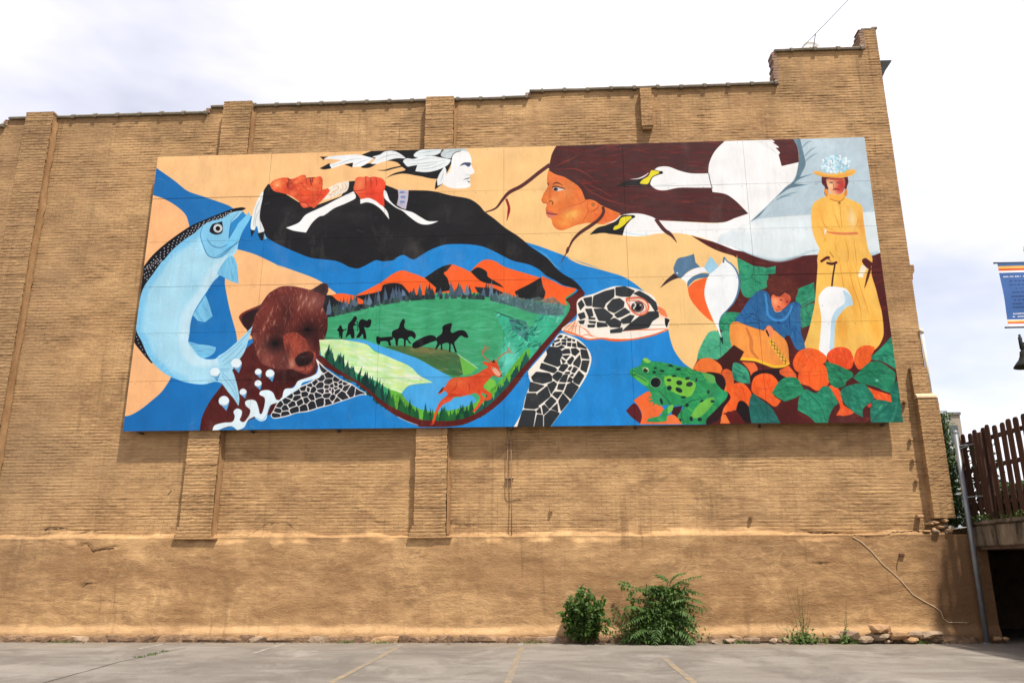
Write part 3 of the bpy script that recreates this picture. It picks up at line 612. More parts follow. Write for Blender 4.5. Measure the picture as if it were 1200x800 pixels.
    for i in range(14):
        s.line("D %d,%d %d,%d" % (120+i*9, 48+i*5, 190+i*6, 60+i*6), 0.6, (185,190,195), 0.7, (0.1, 0.3))
    # pale back of the lower swan and grey-blue feathers
    P("D 345,36! 762,15! 838,470! 480,482 150,506 92,527! 240,385 345,285 380,180 372,90", (188,208,217), jit=0.06)
    feath = s.last; s.clip(feath)
    s.hatch(feath, 160, [(205,222,228),(170,192,203),(195,214,222)], -0.7, 20, 1.6, 0.25, 0.35)
    s.blob("D 540,60", 120, 60, (205,222,230), 0.5)
    s.clip(None)
    P("D 345,36! 388,36! 398,80 412,140 420,190 400,235 388,262! 470,242! 385,275 352,300! 432,308! 330,328 290,352 222,405 150,490 92,527! 200,430 300,325 355,280 376,200 380,120 365,70", (104,134,150), jit=0.2)
    for t in ("D 400,90 430,60 460,52","D 415,140 450,105 490,85","D 418,170 455,140 495,120","D 270,380 330,360 380,350","D 250,395 300,375 345,372"):
        s.line(t, 1.5, (120,150,165), 0.8, (0.8, 0.05))
    P("D 92,527! 150,506 480,482 838,465! 862,705! 800,722 720,715 500,717 380,727 280,752 200,747 100,717 0,672! C 1100,650! 1120,600!", (226,237,240), jit=0.03)
    s.blob("D 60,560", 120, 30, (250,252,252), 0.8); s.blob("D 250,600", 200, 40, (238,246,248), 0.7)
    s.line("D 0,672 100,714 200,744 280,750 380,726 440,700 495,690", 4, (178,208,218), 0.7, (0.2, 0.3)); s.line("D 770,690 800,715 850,700", 5, (178,208,220), 0.6, (0.3, 0.6))
    # swan bills
    P("C 505,318! 560,290 630,280 690,268! 715,225 740,222 785,236 770,245 725,265 708,300 690,310 600,312", BLACK, jit=0)
    P("C 650,300 665,278 698,258 714,226 735,224 768,236 722,262 702,296 690,305", (238,222,45), jit=0.1); s.line("C 590,275 640,272 680,255 700,238", 1.4, WHITE, 1, (0.1, 0.4)); s.ell("C 773,237", 11, 9, (20,20,20))
    P("C 355,600! 400,560 450,545 505,522 545,488 610,486 622,496 600,510 565,550 548,604! 480,596 430,590", BLACK, jit=0)
    P("C 495,572 500,552 522,540 542,500 608,492 575,525 555,545 525,565", (238,222,45), jit=0.1); s.line("C 440,538 500,520 535,490", 1.5, WHITE, 1, (0.1, 0.6)); s.ell("C 610,494", 11, 8, (15,15,15))
    s.line("C 742,508 790,570 835,605 866,648", 4.6, (84,42,40), 1, (0.9, 0.05))
    # ---------------- reclining man in black
    P("a 155,510 120,540 95,580 75,630 65,690 A 825,450 820,510 835,560 860,610 900,640 960,670 1040,705 1120,735 1200,745 B 60,752 100,765 150,790 200,797 250,775 300,750 340,755 400,750 440,725 470,720 520,745 560,725 620,690 700,660 780,655 860,658 930,670 1000,700 1100,750 1200,775 G 60,80 100,115 150,140 200,170 240,180 275,192 325,215! 300,180 260,140 200,105 150,62 C 130,755 70,712 0,664 B 1180,645 1130,605 1060,560 1000,510 940,465 910,430 870,400 830,385 740,370 660,350 600,342 500,340 440,340 400,325 355,308! 200,300! 180,285! 145,288! a 1000,650! 700,760! 500,720!", BLACK, jit=0.12)
    body = s.last
    s.hatch(body, 160, [(44,43,45),(32,32,34)], 0.1, 24, 4, 0.5, 0.22)
    s.line("C 20,672 90,715 150,780 185,800", 1.2, (120,185,225), 0.8, (0.2, 0.2))
    # white feathers by the hair
    P("A 843,345 812,390 788,450 772,520 770,565 790,577! 805,550 815,592! 848,580 836,540 822,505 826,450 838,390", (236,240,238), jit=0.08)
    for t in ("A 835,380 800,450 785,550","A 825,450 800,500 795,560","A 822,500 825,540 830,580"): s.line(t, 0.7, (160,170,172), 0.7)
    P("A 768,572! 795,575! 782,598 773,614!", BLACK); P("A 808,592! 848,582! 842,628 828,632", BLACK); P("A 848,588! 864,625! 846,628!", (150,190,215))
    # face
    mf = P("a 165,512 195,472 250,447 310,433 372,432! 390,450! 450,440 500,418 530,404 565,399 586,412! 588,440! 640,432 680,430 705,425 740,417 765,424 779,450 776,490 774,530 780,572! 850,558 872,575 825,640 780,692 720,752 680,788 640,772 600,782 560,787 530,762 510,722 490,700 410,645 340,622 280,608 220,594 183,560", (228,86,48), jit=0.2)
    s.clip(mf); s.blob("a 250,500", 75, 60, (250,150,92), 1.0); s.blob("a 400,530", 60, 62, (170,52,34), 0.85); s.blob("a 470,480", 60, 22, (250,140,84), 0.7, -0.4); s.blob("a 600,700", 70, 40, (200,54,34), 0.8); s.blob("a 650,470", 22, 50, (176,50,34), 0.75); s.blob("a 730,600", 24, 60, (206,62,38), 0.6); s.blob("a 250,520", 18, 14, (255,205,150), 0.9); s.blob("a 700,480", 50, 70, (250,132,78), 0.8); s.blob("a 530,430", 60, 30, (248,125,70), 0.6)
    s.blob("a 560,640", 70, 60, (236,78,42), 0.7); s.blob("a 430,620", 40, 30, (252,130,90), 0.7); s.blob("a 620,560", 50, 20, (255,140,80), 0.6); s.blob("a 790,640", 30, 60, (228,58,38), 0.9, 0.7)
    s.hatch(mf, 220, [(252,150,98),(206,62,36),(248,124,76),(190,56,36),(252,168,118)], 0.9, 5, 0.9, 0.7, 0.45)
    s.clip(None)
    s.blob("a 404,520", 34, 44, (140,40,28), 0.9); s.blob("a 408,528", 22, 28, (232,98,70), 0.9); s.line("a 380,440 385,465 372,500 370,545", 0.9, (110,40,28)); s.line("a 375,440 410,465", 1.0, (110,40,28))
    s.line("a 585,440 620,436 690,430", 0.9, (110,35,25), 0.9); s.line("a 636,440 640,480 655,525", 1.0, (95,25,22), 1, (0.8, 0.1)); s.line("a 660,436 664,470 668,490", 0.8, (120,35,28), 1, (0.8, 0.2)); s.line("a 590,445 588,480 600,490", 0.7, (150,45,30))
    s.line("a 778,450 776,530 760,600 735,660 690,710 630,735", 1.0, (190,45,30), 0.9, (0.5, 0.5)); s.line("a 490,490 540,510 570,560 630,590", 0.7, (190,60,38), 0.7); s.line("a 515,715 560,725 600,735 620,770", 1.0, (170,45,30)); s.ell("a 570,750", 30, 18, (240,110,75), 0.4)
    # patterned collar, ribbons, cuff and fist
    P("a 778,692! 830,640 862,590 845,556! 900,525 980,490 1050,475 1090,478! 1086,540 1062,590 1010,620 940,650 860,682", (246,236,216), jit=0.06)
    sh = s.last; s.hatch(sh, 40, [(240,190,140),(215,205,190),(225,165,120)], 0.3, 5, 0.7, 1.2, 0.7)
    for t in ("a 930,540 960,530 965,560 940,580 900,600","a 1000,510 1020,530 1010,570 980,590","a 870,640 900,600 930,610","a 1040,500 1060,540 1040,570"): s.line(t, 0.7, (225,150,100), 0.8)
    P("A 975,560! 1050,530 1090,485 1150,455 B 0,432 60,400 120,370 172,346! 185,372 180,390 120,420 60,445 0,487 A 1170,495 1130,530 1093,588! 1020,577", WHITE, jit=0.02)
    P("B 210,393! 260,385 310,408 350,440 372,470 381,512! 335,455 290,422 250,411 212,420!", WHITE, jit=0.02)
    P("B 348,338 365,350 385,400 430,440 480,458 520,470 570,500 610,520 670,520! 630,536 590,541 550,531 500,496 460,462 420,442 380,412 350,382", WHITE, jit=0.02)
    P("B 430,334! 494,340! 490,390 478,452! 450,442 424,425! 434,380", (196,190,204), jit=0.12)
    for q in ("B 458,352","B 461,380","B 458,408"):
        s.ell(q, 15, 8, (92,152,205)); s.ell(q, 5, 4, (220,120,140))
    s.hatch(s.last, 50, [(150,165,200),(225,180,190),(232,230,232)], 0.1, 2.5, 0.6, 0.5, 0.7)
    fist = P("B 180,292 184,270 205,262 235,263 245,257 265,265 280,261 300,262 330,268 350,281 359,302 355,332 347,352 350,382 353,436! 330,426 300,402 260,385 215,391 200,372 180,350 171,330", (236,76,46), jit=0.12)
    s.clip(fist); s.blob("B 205,305", 40, 60, (246,130,82), 1.0); s.blob("B 250,275", 60, 10, (246,120,84), 0.8); s.blob("B 320,310", 30, 40, (242,90,62), 0.6); s.blob("B 280,360", 40, 30, (226,60,38), 0.6); s.blob("B 330,400", 30, 30, (225,55,38), 0.7)
    for t in ("B 240,260 245,300 240,330","B 268,264 275,300 270,330","B 300,262 308,295 305,320","B 180,345 220,340 250,330"): s.line(t, 1.1, (170,38,26), 0.8, (0.8, 0.1))
    s.clip(None)
    # ---------------- silver-haired head
    P("b 110,132! 160,112 220,92 300,87 450,86 560,83 700,70! 960,90! 960,180 930,260 902,312! 870,345 810,357 740,350 680,336 600,322 540,311 480,309 400,325 338,352! 380,323 430,300 520,275 490,246 440,202 350,186 300,190 250,170 200,160", BLACK, jit=0.05)
    s.line("b 258,276 330,277 400,258 490,238", 1.8, BLACK, 1, (0.1, 0.8))
    P("b 105,246 160,214 215,214 250,214 190,250 130,256", BLACK); P("B 120,190! 168,178! 165,206!", BLACK); P("B -26,143! 24,144! -5,162!", BLACK); P("B -28,212! 10,192 32,184 48,210! 0,218", BLACK)
    P("B -5,157! 22,144 60,138 130,133 200,132 290,152! 245,187 210,201 164,203! 172,178! 130,183 80,200 42,212! 30,190! 70,175 100,164 40,158", (246,249,249), jit=0.03)
    P("b 198,215 228,182 240,160 212,150 280,130 330,100 400,94 460,115 510,150 520,166 440,165 350,186 260,215", (245,248,248), jit=0.03)
    P("b 498,192 530,165 600,170 660,150 760,140 840,155 920,170 946,180 920,225 860,260 780,286 700,295 613,286! 632,228! 580,236 540,242 510,212", (240,246,246), jit=0.04)
    P("b 598,132 640,95 720,75 862,71! 850,110 800,135 720,140 640,156 610,152", (232,242,242), jit=0.05)
    P("b 858,112 900,75 1000,67 1080,71 1112,106! 1050,100 990,115 960,140 940,166 890,160 855,142", (204,216,217), jit=0.06)
    P("b 815,382 835,320 860,280 890,245 906,300 882,370 860,412 820,430", (243,247,247), jit=0.03); P("b 803,398! 815,360! 822,424! 872,402! 796,458!", BLACK)
    for t in ("b 520,180 620,185 740,165 840,165","b 560,215 650,215 780,200 900,185","b 640,260 740,260 840,230 900,200","b 250,190 320,150 420,130 490,150","b 640,120 720,105 830,90","b 880,130 950,95 1060,85","b 620,240 720,235 820,205","b 850,380 870,330 885,280","B 40,200 100,180 160,160 240,155","B 170,195 210,175 260,160"):
        s.line(t, 0.7, (150,165,168), 0.8, (0.2, 0.2))
    P("b 953,182 960,140 990,110 1040,95 1090,100 1120,120 1142,180 1137,220 1150,250 1169,295 1150,311 1126,318! 1124,342 1130,362 1124,385 1133,420 1100,440 1020,448 940,441 880,412 874,390 890,340 930,290 947,250", WHITE, jit=0.01)
    P("b 1028,238! 1070,207 1110,208 1138,213! 1120,242 1100,240 1075,225", (74,86,116), jit=0.1); s.line("b 1040,228 1075,208 1130,208", 0.8, (40,40,55)); P("b 1056,366! 1090,352 1124,345 1118,356 1088,362", (120,132,140)); P("b 1095,374! 1125,380! 1118,396!", (110,122,130)); s.line("b 1085,312 1110,322 1126,318", 1.0, (200,220,226)); s.line("b 953,182 958,145 985,112 1040,96", 0.9, (90,100,105))
    # ---------------- bear
    P("I 470,522! 485,440 530,350 598,258 680,140 700,80 790,0! 1000,80! 1170,110! 1150,190! 1060,235 1000,280 940,345 900,420 800,445 700,485 545,522!", (80,24,22), jit=0.2)
    s.hatch(s.last, 160, [(60,18,18),(98,32,26),(50,16,16)], 1.2, 14, 1.8, 0.4, 0.5); s.clip(s.last); s.blob("I 1000,200", 120, 60, (44,16,16), 0.8); s.clip(None)
    bear = P("d 275,492 235,445 200,380 212,348 260,315 330,285 400,255 430,215 480,150 550,105 610,82 700,82 800,100 870,115 920,90 970,60 1010,55 1036,75 1036,130 1015,180 1035,260 1048,340 1056,420 1040,500 1010,600 960,700 930,742! E 1150,610 1140,652 1105,690 1060,684 1010,662 960,666 900,656 840,632 808,590 795,540 775,470! 752,450", (104,44,38), jit=0.25)
    s.clip(bear)
    s.blob("d 450,300", 90, 110, (140,64,54), 0.7); s.blob("d 850,230", 130, 80, (146,84,72), 0.75); s.blob("d 560,480", 60, 60, (66,30,28), 0.7); s.blob("d 420,600", 50, 90, (128,62,52), 0.6); s.blob("d 640,360", 55, 130, (72,34,32), 0.85); s.blob("d 1020,480", 60, 170, (62,26,26), 0.8); s.blob("d 640,130", 160, 40, (112,40,36), 0.7)
    s.blob("E 860,590", 40, 60, (150,80,66), 0.7); s.blob("E 960,630", 60, 40, (92,42,38), 0.7)
    def bd(x, y): return 1.25+(x-0.165)*4
    s.hatch(bear, 420, [(175,100,82),(150,72,58),(96,38,34),(188,118,98),(80,32,30)], bd, 7, 0.8, 0.35, 0.55)
    s.hatch(bear, 60, [(214,150,124),(190,120,100)], bd, 7, 0.8, 0.3, 0.55)
    for q in ("d 780,180","d 830,200","d 800,240","d 860,250","d 900,220","d 760,290","d 500,330","d 470,400","d 530,420","d 430,480","d 980,300","d 380,700","d 470,560"): s.blob(q, 9, 30, (205,150,128), 0.7, 0.25)
    s.clip(None)
    P("d 275,492! 240,440 225,385 250,345 320,310 392,290! 350,360 330,430 300,490", (46,26,28), jit=0.15); P("d 880,118! 920,92 970,64 1005,62 1030,80 1028,130 1010,182! 960,150", (58,36,36), jit=0.2)
    s.clip(bear); s.line("d 205,385 215,345 270,312 390,258", 2.0, (165,55,40), 0.8, (0.3, 0.3))
    s.blob("E 915,512", 66, 56, (30,14,15), 1.0); s.blob("E 985,520", 22, 70, (60,28,26), 0.9); s.blob("E 1108,432", 64, 62, (42,20,21), 1.0); s.blob("E 1150,500", 26, 90, (56,24,24), 0.8)
    P("E 958,472 1000,449 1040,449 1090,488 1120,540 1150,572 1148,612 1128,655 1080,682 1030,656 992,622 974,560", (142,58,44), jit=0.35)
    mz = s.last; s.hatch(mz, 170, [(215,120,90),(160,58,42),(205,100,72)], 1.2, 6, 0.8, 0.3, 0.55); s.blob("E 1010,630", 20, 30, (222,150,120), 0.8); s.blob("E 1070,660", 40, 14, (180,95,82), 0.8)
    P("E 1028,602 1060,570 1110,557 1137,578 1122,622 1080,642 1045,642", (38,18,20), jit=0.1); s.blob("E 1075,590", 20, 8, (86,56,54), 0.8); s.line("E 1080,642 1090,668 1060,676", 0.8, (90,36,32))
    s.ell("E 912,512", 18, 12, (12,8,10)); s.ell("E 1100,430", 17, 11, (10,8,10)); s.blob("E 1025,510", 26, 46, (186,82,60), 0.6, -0.5); s.blob("E 985,560", 14, 60, (84,34,30), 0.7); s.blob("E 1120,560", 20, 50, (86,34,30), 0.7); s.blob("E 1085,620", 60, 26, (30,14,16), 0.7)
    s.clip(None)
    # ---------------- salmon
    P("A 742,447! 720,440 660,450 560,488 470,525 420,548 340,600 260,660 190,725 143,785 E 138,60 132,150 118,220 102,330 97,430 88,490 90,512 140,575 186,627! 300,600! 300,200! A 500,600! 700,470!", (20,20,26), jit=0)
    for i in range(96):
        u = (i//4+0.5*(i % 2))/24.5; k = (i % 4)/4+0.1*s.rng.random()
        o, _ = s.pts("A 660,455 560,490 470,528 420,552 340,604 260,664 190,729 143,789 E 138,60 132,150"); n_, _ = s.pts("A 640,485 590,512 520,540 440,592 380,632 310,692 260,752 E 250,30 200,100 150,165")
        f = u*(len(o)-1); j = min(int(f), len(o)-2); f -= j; a = o[j]*(1-f)+o[j+1]*f; b = n_[j]*(1-f)+n_[j+1]*f; q = a+(b-a)*(0.22+0.75*k)
        s.ell("p %.2f,%.2f" % tuple(q), 0.62, 0.62, (225,225,230))
    for q in ("E 100,470 108,480 104,500 118,520 125,540 140,560 115,490"): pass
    s.ell("E 100,472 108,490 112,510 124,530 134,548 150,575", 3, 3, (200,205,215))
    fish = P("A 722,458! 660,470 600,505 540,520 490,545 440,590 380,630 310,690 260,750 E 250,30 200,100 150,170 125,230 110,320 98,430 130,500 160,570 200,630 270,690 360,730 440,748 500,750 560,735 600,745! I 640,300 670,335 697,378! 702,330 690,260 672,195 660,168! 700,110 735,55 E 762,470 781,408! 740,452 690,500 620,560 582,582! 560,602 500,602 460,572 430,532 402,500! 410,450 415,400 430,340 470,270 510,210 550,150 580,120 610,80 A 690,690! 700,640 722,580 768,500 756,468! 740,490 692,540 652,600 640,622! 645,570 657,530 692,500", (162,218,242), jit=0.05)
    s.clip(fish)
    for k_ in (1.9, 1.5, 1.15, 0.8): s.line("A 640,470 540,530 440,600 310,700 E 255,30 200,110 150,185 125,260 112,330 105,430 140,500 180,590 270,680 400,735", 7.5*k_, (116,196,238), 0.32)
    for k_ in (1.9, 1.5, 1.15, 0.8): s.line("A 560,700 480,790 E 400,40 340,150 300,260 285,380 310,500 350,590 430,660 530,670", 20*k_, (176,225,244), 0.32)
    for k_ in (1.9, 1.5, 1.15, 0.8): s.line("A 640,740 E 560,90 500,190 440,280 400,340 385,420 385,500 400,560 440,610 520,615 575,605", 8.5*k_, (204,234,246), 0.32)
    s.hatch(fish, 400, [(176,226,245),(150,212,240),(188,231,246)], 1.2, 8, 2.2, 0.8, 0.2)
    for i in range(230):
        x = s.rng.uniform(155, 260); y = s.rng.uniform(285, 445); s.ell("p %.2f,%.2f" % (x, y), 0.6, 0.6, (214,240,251), al=0.8)
    # head detail
    P("A 490,548 530,530 600,510 700,465 660,520 640,620 700,600 640,690 600,735 520,725 490,660 474,600", (132,204,240), jit=0.05)
    s.clip(None)
    P("A 724,462! 692,498 657,530 645,575 641,618! 655,600 692,540 742,488!", (44,138,205), jit=0.05)
    P("A 640,622! 655,600 692,540 742,488 757,466! 768,500 722,580 700,630 660,680 630,700! 600,690!", (120,200,240), jit=0.06)
    for t in ("A 490,548 474,600 490,660 520,722 570,735 620,712 690,640","A 512,622 540,662 590,676 632,658","A 655,520 645,580 640,622","A 690,545 660,590 640,625","A 590,720 640,680 700,640 720,590","A 700,470 655,520"):
        s.line(t, 0.9, (40,95,140), 0.9, (0.4, 0.4))
    for k in range(7): s.line("A %d,%d %d,%d" % (560+k*16, 732-k*4, 620+k*13, 700-k*10), 0.6, (80,150,190), 0.7)
    P("A 528,575 545,540 575,530 602,522! 606,560 600,590 570,600 540,592", (18,26,36)); s.ell("A 577,563", 26, 25, (250,252,252)); s.ell("A 577,563", 21, 21, (120,125,130)); s.ell("A 577,563", 19, 19, (246,248,250)); s.ell("A 577,564", 14, 14, (12,12,14))
    for t, n in (("E 580,82! 630,12 668,4 690,60 698,162! 660,150 640,142 600,118 572,108!", 9), ("E 428,345! 470,280 502,228! 518,262 546,352! 520,372 500,386 460,380!", 8), ("E 400,500! 460,514 520,522 566,534! 556,565 520,590 480,596 440,556", 8)):
        cv = P(t, (120,196,234), jit=0.05); s.hatch(cv, 26, [(70,140,190),(160,220,245)], {9: 1.35, 8: 1.0}[n] if 'E 400' not in t else 0.15, 16, 0.5, 0.12, 0.8, 0.02)
    for t in ("E 585,600 640,560 700,510 775,430","E 600,620 660,570 720,510","E 610,640 680,590 740,520","I 590,160 650,160","I 600,200 660,280 695,360","I 600,180 670,260 692,330","I 580,170 640,172"): s.line(t, 0.6, (80,150,195), 0.8)
    # ---------------- turtle: fore flipper under the bear
    P("g 98,692 125,640 158,575 230,500 330,440 480,372 540,312 552,270 520,165! 548,168! 600,240 680,300 770,360 860,400 930,450 1000,485 1045,508! 950,500 850,532 760,562 640,602 560,622 450,657 340,672 250,702 130,722", (248,240,232), jit=0.03)
    cents = np.array([s.canvas(s.pts("g "+t)[0]).mean(0) for t in """558,236 580,226 615,260 602,308 570,300;610,322 626,272 664,300 664,326 625,336;596,366 664,346 676,386 640,402 600,396;530,392 590,386 602,412 582,446 540,442 524,412;542,332 580,322 590,336 546,346;690,362 710,332 762,352 700,382;694,396 722,386 716,410 690,420;730,382 768,370 752,396;772,392 802,376 790,406;822,422 860,410 890,442 862,490 820,516;900,440 962,474 900,484;526,540 550,510 602,505 606,580 570,606 526,606;440,566 510,546 516,610 442,636;360,602 420,575 432,640 370,646;650,490 692,475 696,530 680,570 650,582;730,470 782,450 780,530 732,542;608,490 642,485 636,516 612,516;618,540 642,530 636,582 614,590;700,540 722,530 720,566 700,560;470,430 512,415 516,470 480,486;380,480 442,455 450,500 390,520;300,510 360,475 376,546 312,562;214,546 286,525 292,570 220,586;164,600 206,555 206,600 160,616;120,670 186,624 196,640 180,656;198,616 262,600 256,630 210,642;118,690 186,674 182,696 130,706;200,682 266,655 266,682 205,692;270,667 300,614 346,604 356,652;268,590 332,574 322,596 274,606;340,580 400,546 390,570 346,590;402,552 442,535 430,560;458,522 502,500 496,520 460,540;512,500 570,488 566,500 514,512;430,452 450,430 462,452;378,452 432,424 426,440;308,492 352,464 340,484;438,417 482,390 476,412;494,387 524,358 516,390;600,432 642,410 626,442;640,424 682,404 670,432;690,430 716,424 706,452 690,452;720,410 770,400 760,424;596,460 640,448 636,470;650,450 690,440 684,462;250,516 300,490 290,515;784,430 812,418 810,440;706,468 726,440 720,480;550,262 556,290 562,300 552,302;640,452 650,440 660,448;540,460 590,455 580,475""".split(';')])
    x0, y0, M = s.last; h, w = M.shape; Yg, Xg = np.mgrid[y0:y0+h, x0:x0+w]
    d2 = np.sort(np.stack([np.hypot((Xg+5*s.nz[y0:y0+h, x0:x0+w]*2-c[0])*0.92, Yg-c[1]) for c in cents]), 0)[:2]
    core = s.cover(s.canvas(s.spline(*s.pts("g 106,690 130,645 165,580 236,508 336,448 484,382 550,318 558,270 548,200! 600,252 680,312 770,370 860,410 925,456 985,488 940,494 850,524 760,554 640,594 560,612 450,647 340,664 250,692 132,714"))))
    cm = np.zeros((PH, PW), np.float32); cm[core[1]:core[1]+core[2].shape[0], core[0]:core[0]+core[2].shape[1]] = core[2]
    s.put((x0, y0, np.clip((d2[1]-d2[0])/1.5-1.1, 0, 1).astype(np.float32)*cm[y0:y0+h, x0:x0+w]), (34,38,46), 1.0, 0.1)
    # ---------------- turtle shell rim and the landscape on it
    land = P("F 20,240! 40,228 200,240 330,190 460,110 600,130 745,60 860,90 945,40 1060,80 G 75,130 150,165 275,205! 240,235! 215,255! 240,290 230,330 180,400 100,490 0,610 J 1140,180 1080,255 1010,330 940,390 870,430 800,455 720,465 640,463 560,455 480,425 400,385 330,340 250,270 150,205 60,150 0,100! F -30,560! 20,420", (58,160,108), jit=0.15)
    # mountains stand against the blue above them
    P("F 40,228! 100,218 180,232! 235,262! 225,285! 130,285! 60,250!", ORANGE, jit=0.08)
    P("F 170,238! 330,155 400,105 455,84 500,95 590,130 655,185 650,225! 500,240! 300,240!", ORANGE, jit=0.08)
    P("F 588,128! 650,85 700,60 745,48 820,75 950,140 1048,186! 1020,225! 880,215! 620,215!", ORANGE, jit=0.08)
    P("F 858,90! 900,45 945,21 1000,30 1060,65 1200,107 G 75,130! 90,265! 0,260! F 1000,230! 1048,186!", ORANGE, jit=0.08)
    P("G 72,116! 150,150 200,175 277,190! 268,206 210,246! 222,290! 80,270!", ORANGE, jit=0.08)
    P("F 10,228! 45,232 80,262 150,282 232,280! 238,262! 182,236! 330,205 345,170 400,158 450,165 482,196 505,228! 610,230! 620,260! 380,270! 200,315! 25,358! -10,300!", (30,30,36), jit=0.1)
    P("F 588,128! 650,85 700,58 748,48! 720,85 700,100 722,130 730,158 745,200! 650,215! 655,185!", (30,30,32)); P("F 858,92! 900,66 950,90 960,122 1030,165 1052,187! 1000,168 920,148", (30,30,32)); P("F 880,180! 1000,190! 1050,215! 1000,240! 900,215!", (40,42,48)); P("F 1115,208! 1150,190 1200,165 G 0,165! 70,125! 82,180 95,215 76,255 F 1200,260! 1130,240!", (30,30,32))
    # meadow
    mead = P("F 20,360! 110,340 200,312 330,280 400,265 520,255 640,245 760,240 880,242 960,250 1060,270 1150,290 G 50,320 150,345 225,320! 180,400 100,490 0,610 J 1140,180! 1010,330! 700,400! F 400,600! 0,560! 20,420!", (62,164,112), jit=0.12)
    s.hatch(mead, 420, [(92,190,146),(48,144,94),(78,178,132),(104,200,160)], 0.0, 26, 3.2, 0.22, 0.28)
    teal = P("F 1000,330! 1060,350 G 0,420 60,340 150,340 222,300 180,400 100,490 0,610 J 1140,180! 1080,230! 1010,220! F 1040,560! 1060,460!", (58,182,148), 0.75, jit=0.2); s.hatch(teal, 130, [(110,220,190),(28,96,80),(70,190,150),(24,80,70),(150,232,208)], -0.7, 10, 1.8, 0.5, 0.6)
    s.line("F 985,318 1050,345 1110,365", 1.6, (30,80,66), 0.8, (0.1, 0.4)); s.hatch(P("F 1080,360! 1180,380! G 0,430! F 1190,500! 1100,430!", (50,110,105), 0.5), 40, [(40,66,84),(24,60,60),(96,130,150)], 0.7, 7, 1.6, 0.5, 0.8)
    s.blob("J 1080,110", 50, 80, (120,226,205), 0.8)
    # light meadow, stream, knoll
    P("F -30,490! 120,488 240,512 300,560 420,600 510,650 560,700 638,740! 500,756 455,800 J 455,305! 380,280 300,230 200,190 100,130 -20,80!", (206,240,168), jit=0.08)
    lm = s.last; s.hatch(lm, 190, [(244,251,232),(166,228,136),(226,240,140),(190,238,190),(252,252,240)], 0.2, 24, 3.4, 0.2, 0.4)
    s.line("F 0,478 120,486 230,490", 0.7, (30,70,50), 0.8)
    P("F 110,488! 230,490 350,535 500,580 620,640 752,714! J 722,245 J 712,290 760,330 860,315 890,370 800,405 700,415 600,415 540,405 480,345 455,302! 500,258 638,240! 560,200 500,145 400,100 300,55 240,14", (72,170,232), jit=0.08)
    kn = P("F 355,530! 450,524 560,530 700,545 780,575 812,625 816,690! 790,702 720,692 640,652 560,605 470,572", (62,104,58), jit=0.2); s.clip(kn); s.blob("F 600,550", 120, 26, (128,120,72), 0.9); s.blob("F 700,560", 60, 20, (110,125,70), 0.7); s.blob("F 760,660", 60, 40, (46,110,62), 0.8); s.clip(None); s.hatch(kn, 40, [(150,140,90),(50,90,50)], 0.2, 12, 1.2, 0.2, 0.5)
    P("F 790,578! 895,655! 860,690! 815,700!", (104,186,72), jit=0.1); s.line("F 782,574 900,658", 0.8, (190,225,190))
    P("F 935,760! 960,720 1000,730 1010,790! 950,800!", (120,200,70), jit=0.1)
    strip = P("J 375,280! 440,300 500,360 560,395 640,410 750,400 860,370 930,320 1000,260 1060,200 1130,110 1200,40 1200,110! 1140,180 1080,255 1010,330 940,390 870,430 800,455 720,465 640,463 560,455 480,425 400,385", (96,176,54), jit=0.25); s.hatch(strip, 90, [(180,220,60),(40,110,60),(120,200,80)], -1.3, 6, 1.0, 0.4, 0.7)
    def spikes(path, n, hgt, wid, cols, lean=0.0, down=4):
        Pp, cor = s.pts(path); Q = s.spline(Pp, cor, False, 12)
        for i in range(n):
            j = int(s.rng.uniform(0, len(Q)-1)); x, y = Q[j]; h = hgt*s.rng.uniform(0.5, 1.25); w = wid*s.rng.uniform(0.6, 1.3); c = cols[s.rng.integers(len(cols))]; l = lean+s.rng.normal(0, 0.7)
            pts = [(x-w/2, y+down), (x-w*0.3, y-h*0.3), (x-w*0.38, y-h*0.32), (x-w*0.12+l*0.5, y-h*0.66), (x+l, y-h), (x+w*0.14+l*0.5, y-h*0.62), (x+w*0.36, y-h*0.3), (x+w*0.3, y-h*0.28), (x+w/2, y+down)]
            s.put(s.cover(s.canvas(np.array(pts))), c, 0.95)
    spikes("F 20,330 100,312 200,290 300,270 420,245 600,230 800,225 980,225", 46, 13, 6, [(70,88,108),(54,70,84),(40,52,62),(92,112,132),(60,80,74)], 0, 3)
    for x, y, h in ((465,210,26),(560,225,70),(610,225,45),(680,215,78),(745,215,95),(800,205,65),(835,205,60),(980,215,80),(935,215,35),(400,245,70),(360,235,60),(445,240,75),(265,265,50),(160,290,45),(108,310,35)):
        spikes("F %d,%d %d,%d" % (x-2, y+8, x+2, y+8), 2, h/5*0.95, 6.5, [(74,96,118),(58,78,96),(104,128,150)], 0, 3)
    spikes("F 1000,245 1080,265 1180,290 G 40,310 120,320 190,325", 46, 10, 8, [(84,112,122),(64,98,100),(100,128,140),(60,92,88)], 0, 4)
    cl = P("F 1010,240! 1060,215 1130,240 1200,250 G 50,240 100,250 140,240 180,270 222,290! 180,350 100,345 0,330 F 1100,290!", (86,122,124), 0.6, jit=0.4); s.hatch(cl, 90, [(120,146,160),(50,84,84),(150,165,180),(70,110,104)], -1.2, 5, 1.4, 0.6, 0.6)
    spikes("F 30,345 200,303 400,262 600,240 800,235 1000,245", 60, 5, 5, [(44,60,60),(36,50,52),(60,84,80)], 0, 3)
    spikes("J 20,110 80,155 150,200 240,255 320,325 380,370", 40, 17, 9, [(18,66,54),(26,88,70),(14,50,44)], 2, 6)
    spikes("J 380,375 480,415 560,445 640,455 720,458 800,448 870,425", 46, 15, 7, [(14,62,44),(22,84,50),(30,100,48)], 0, 3)
    spikes("J 900,415 980,355 1060,275 1120,205 1190,115", 26, 12, 9, [(16,66,58),(26,92,82),(20,76,72)], 0, 6)
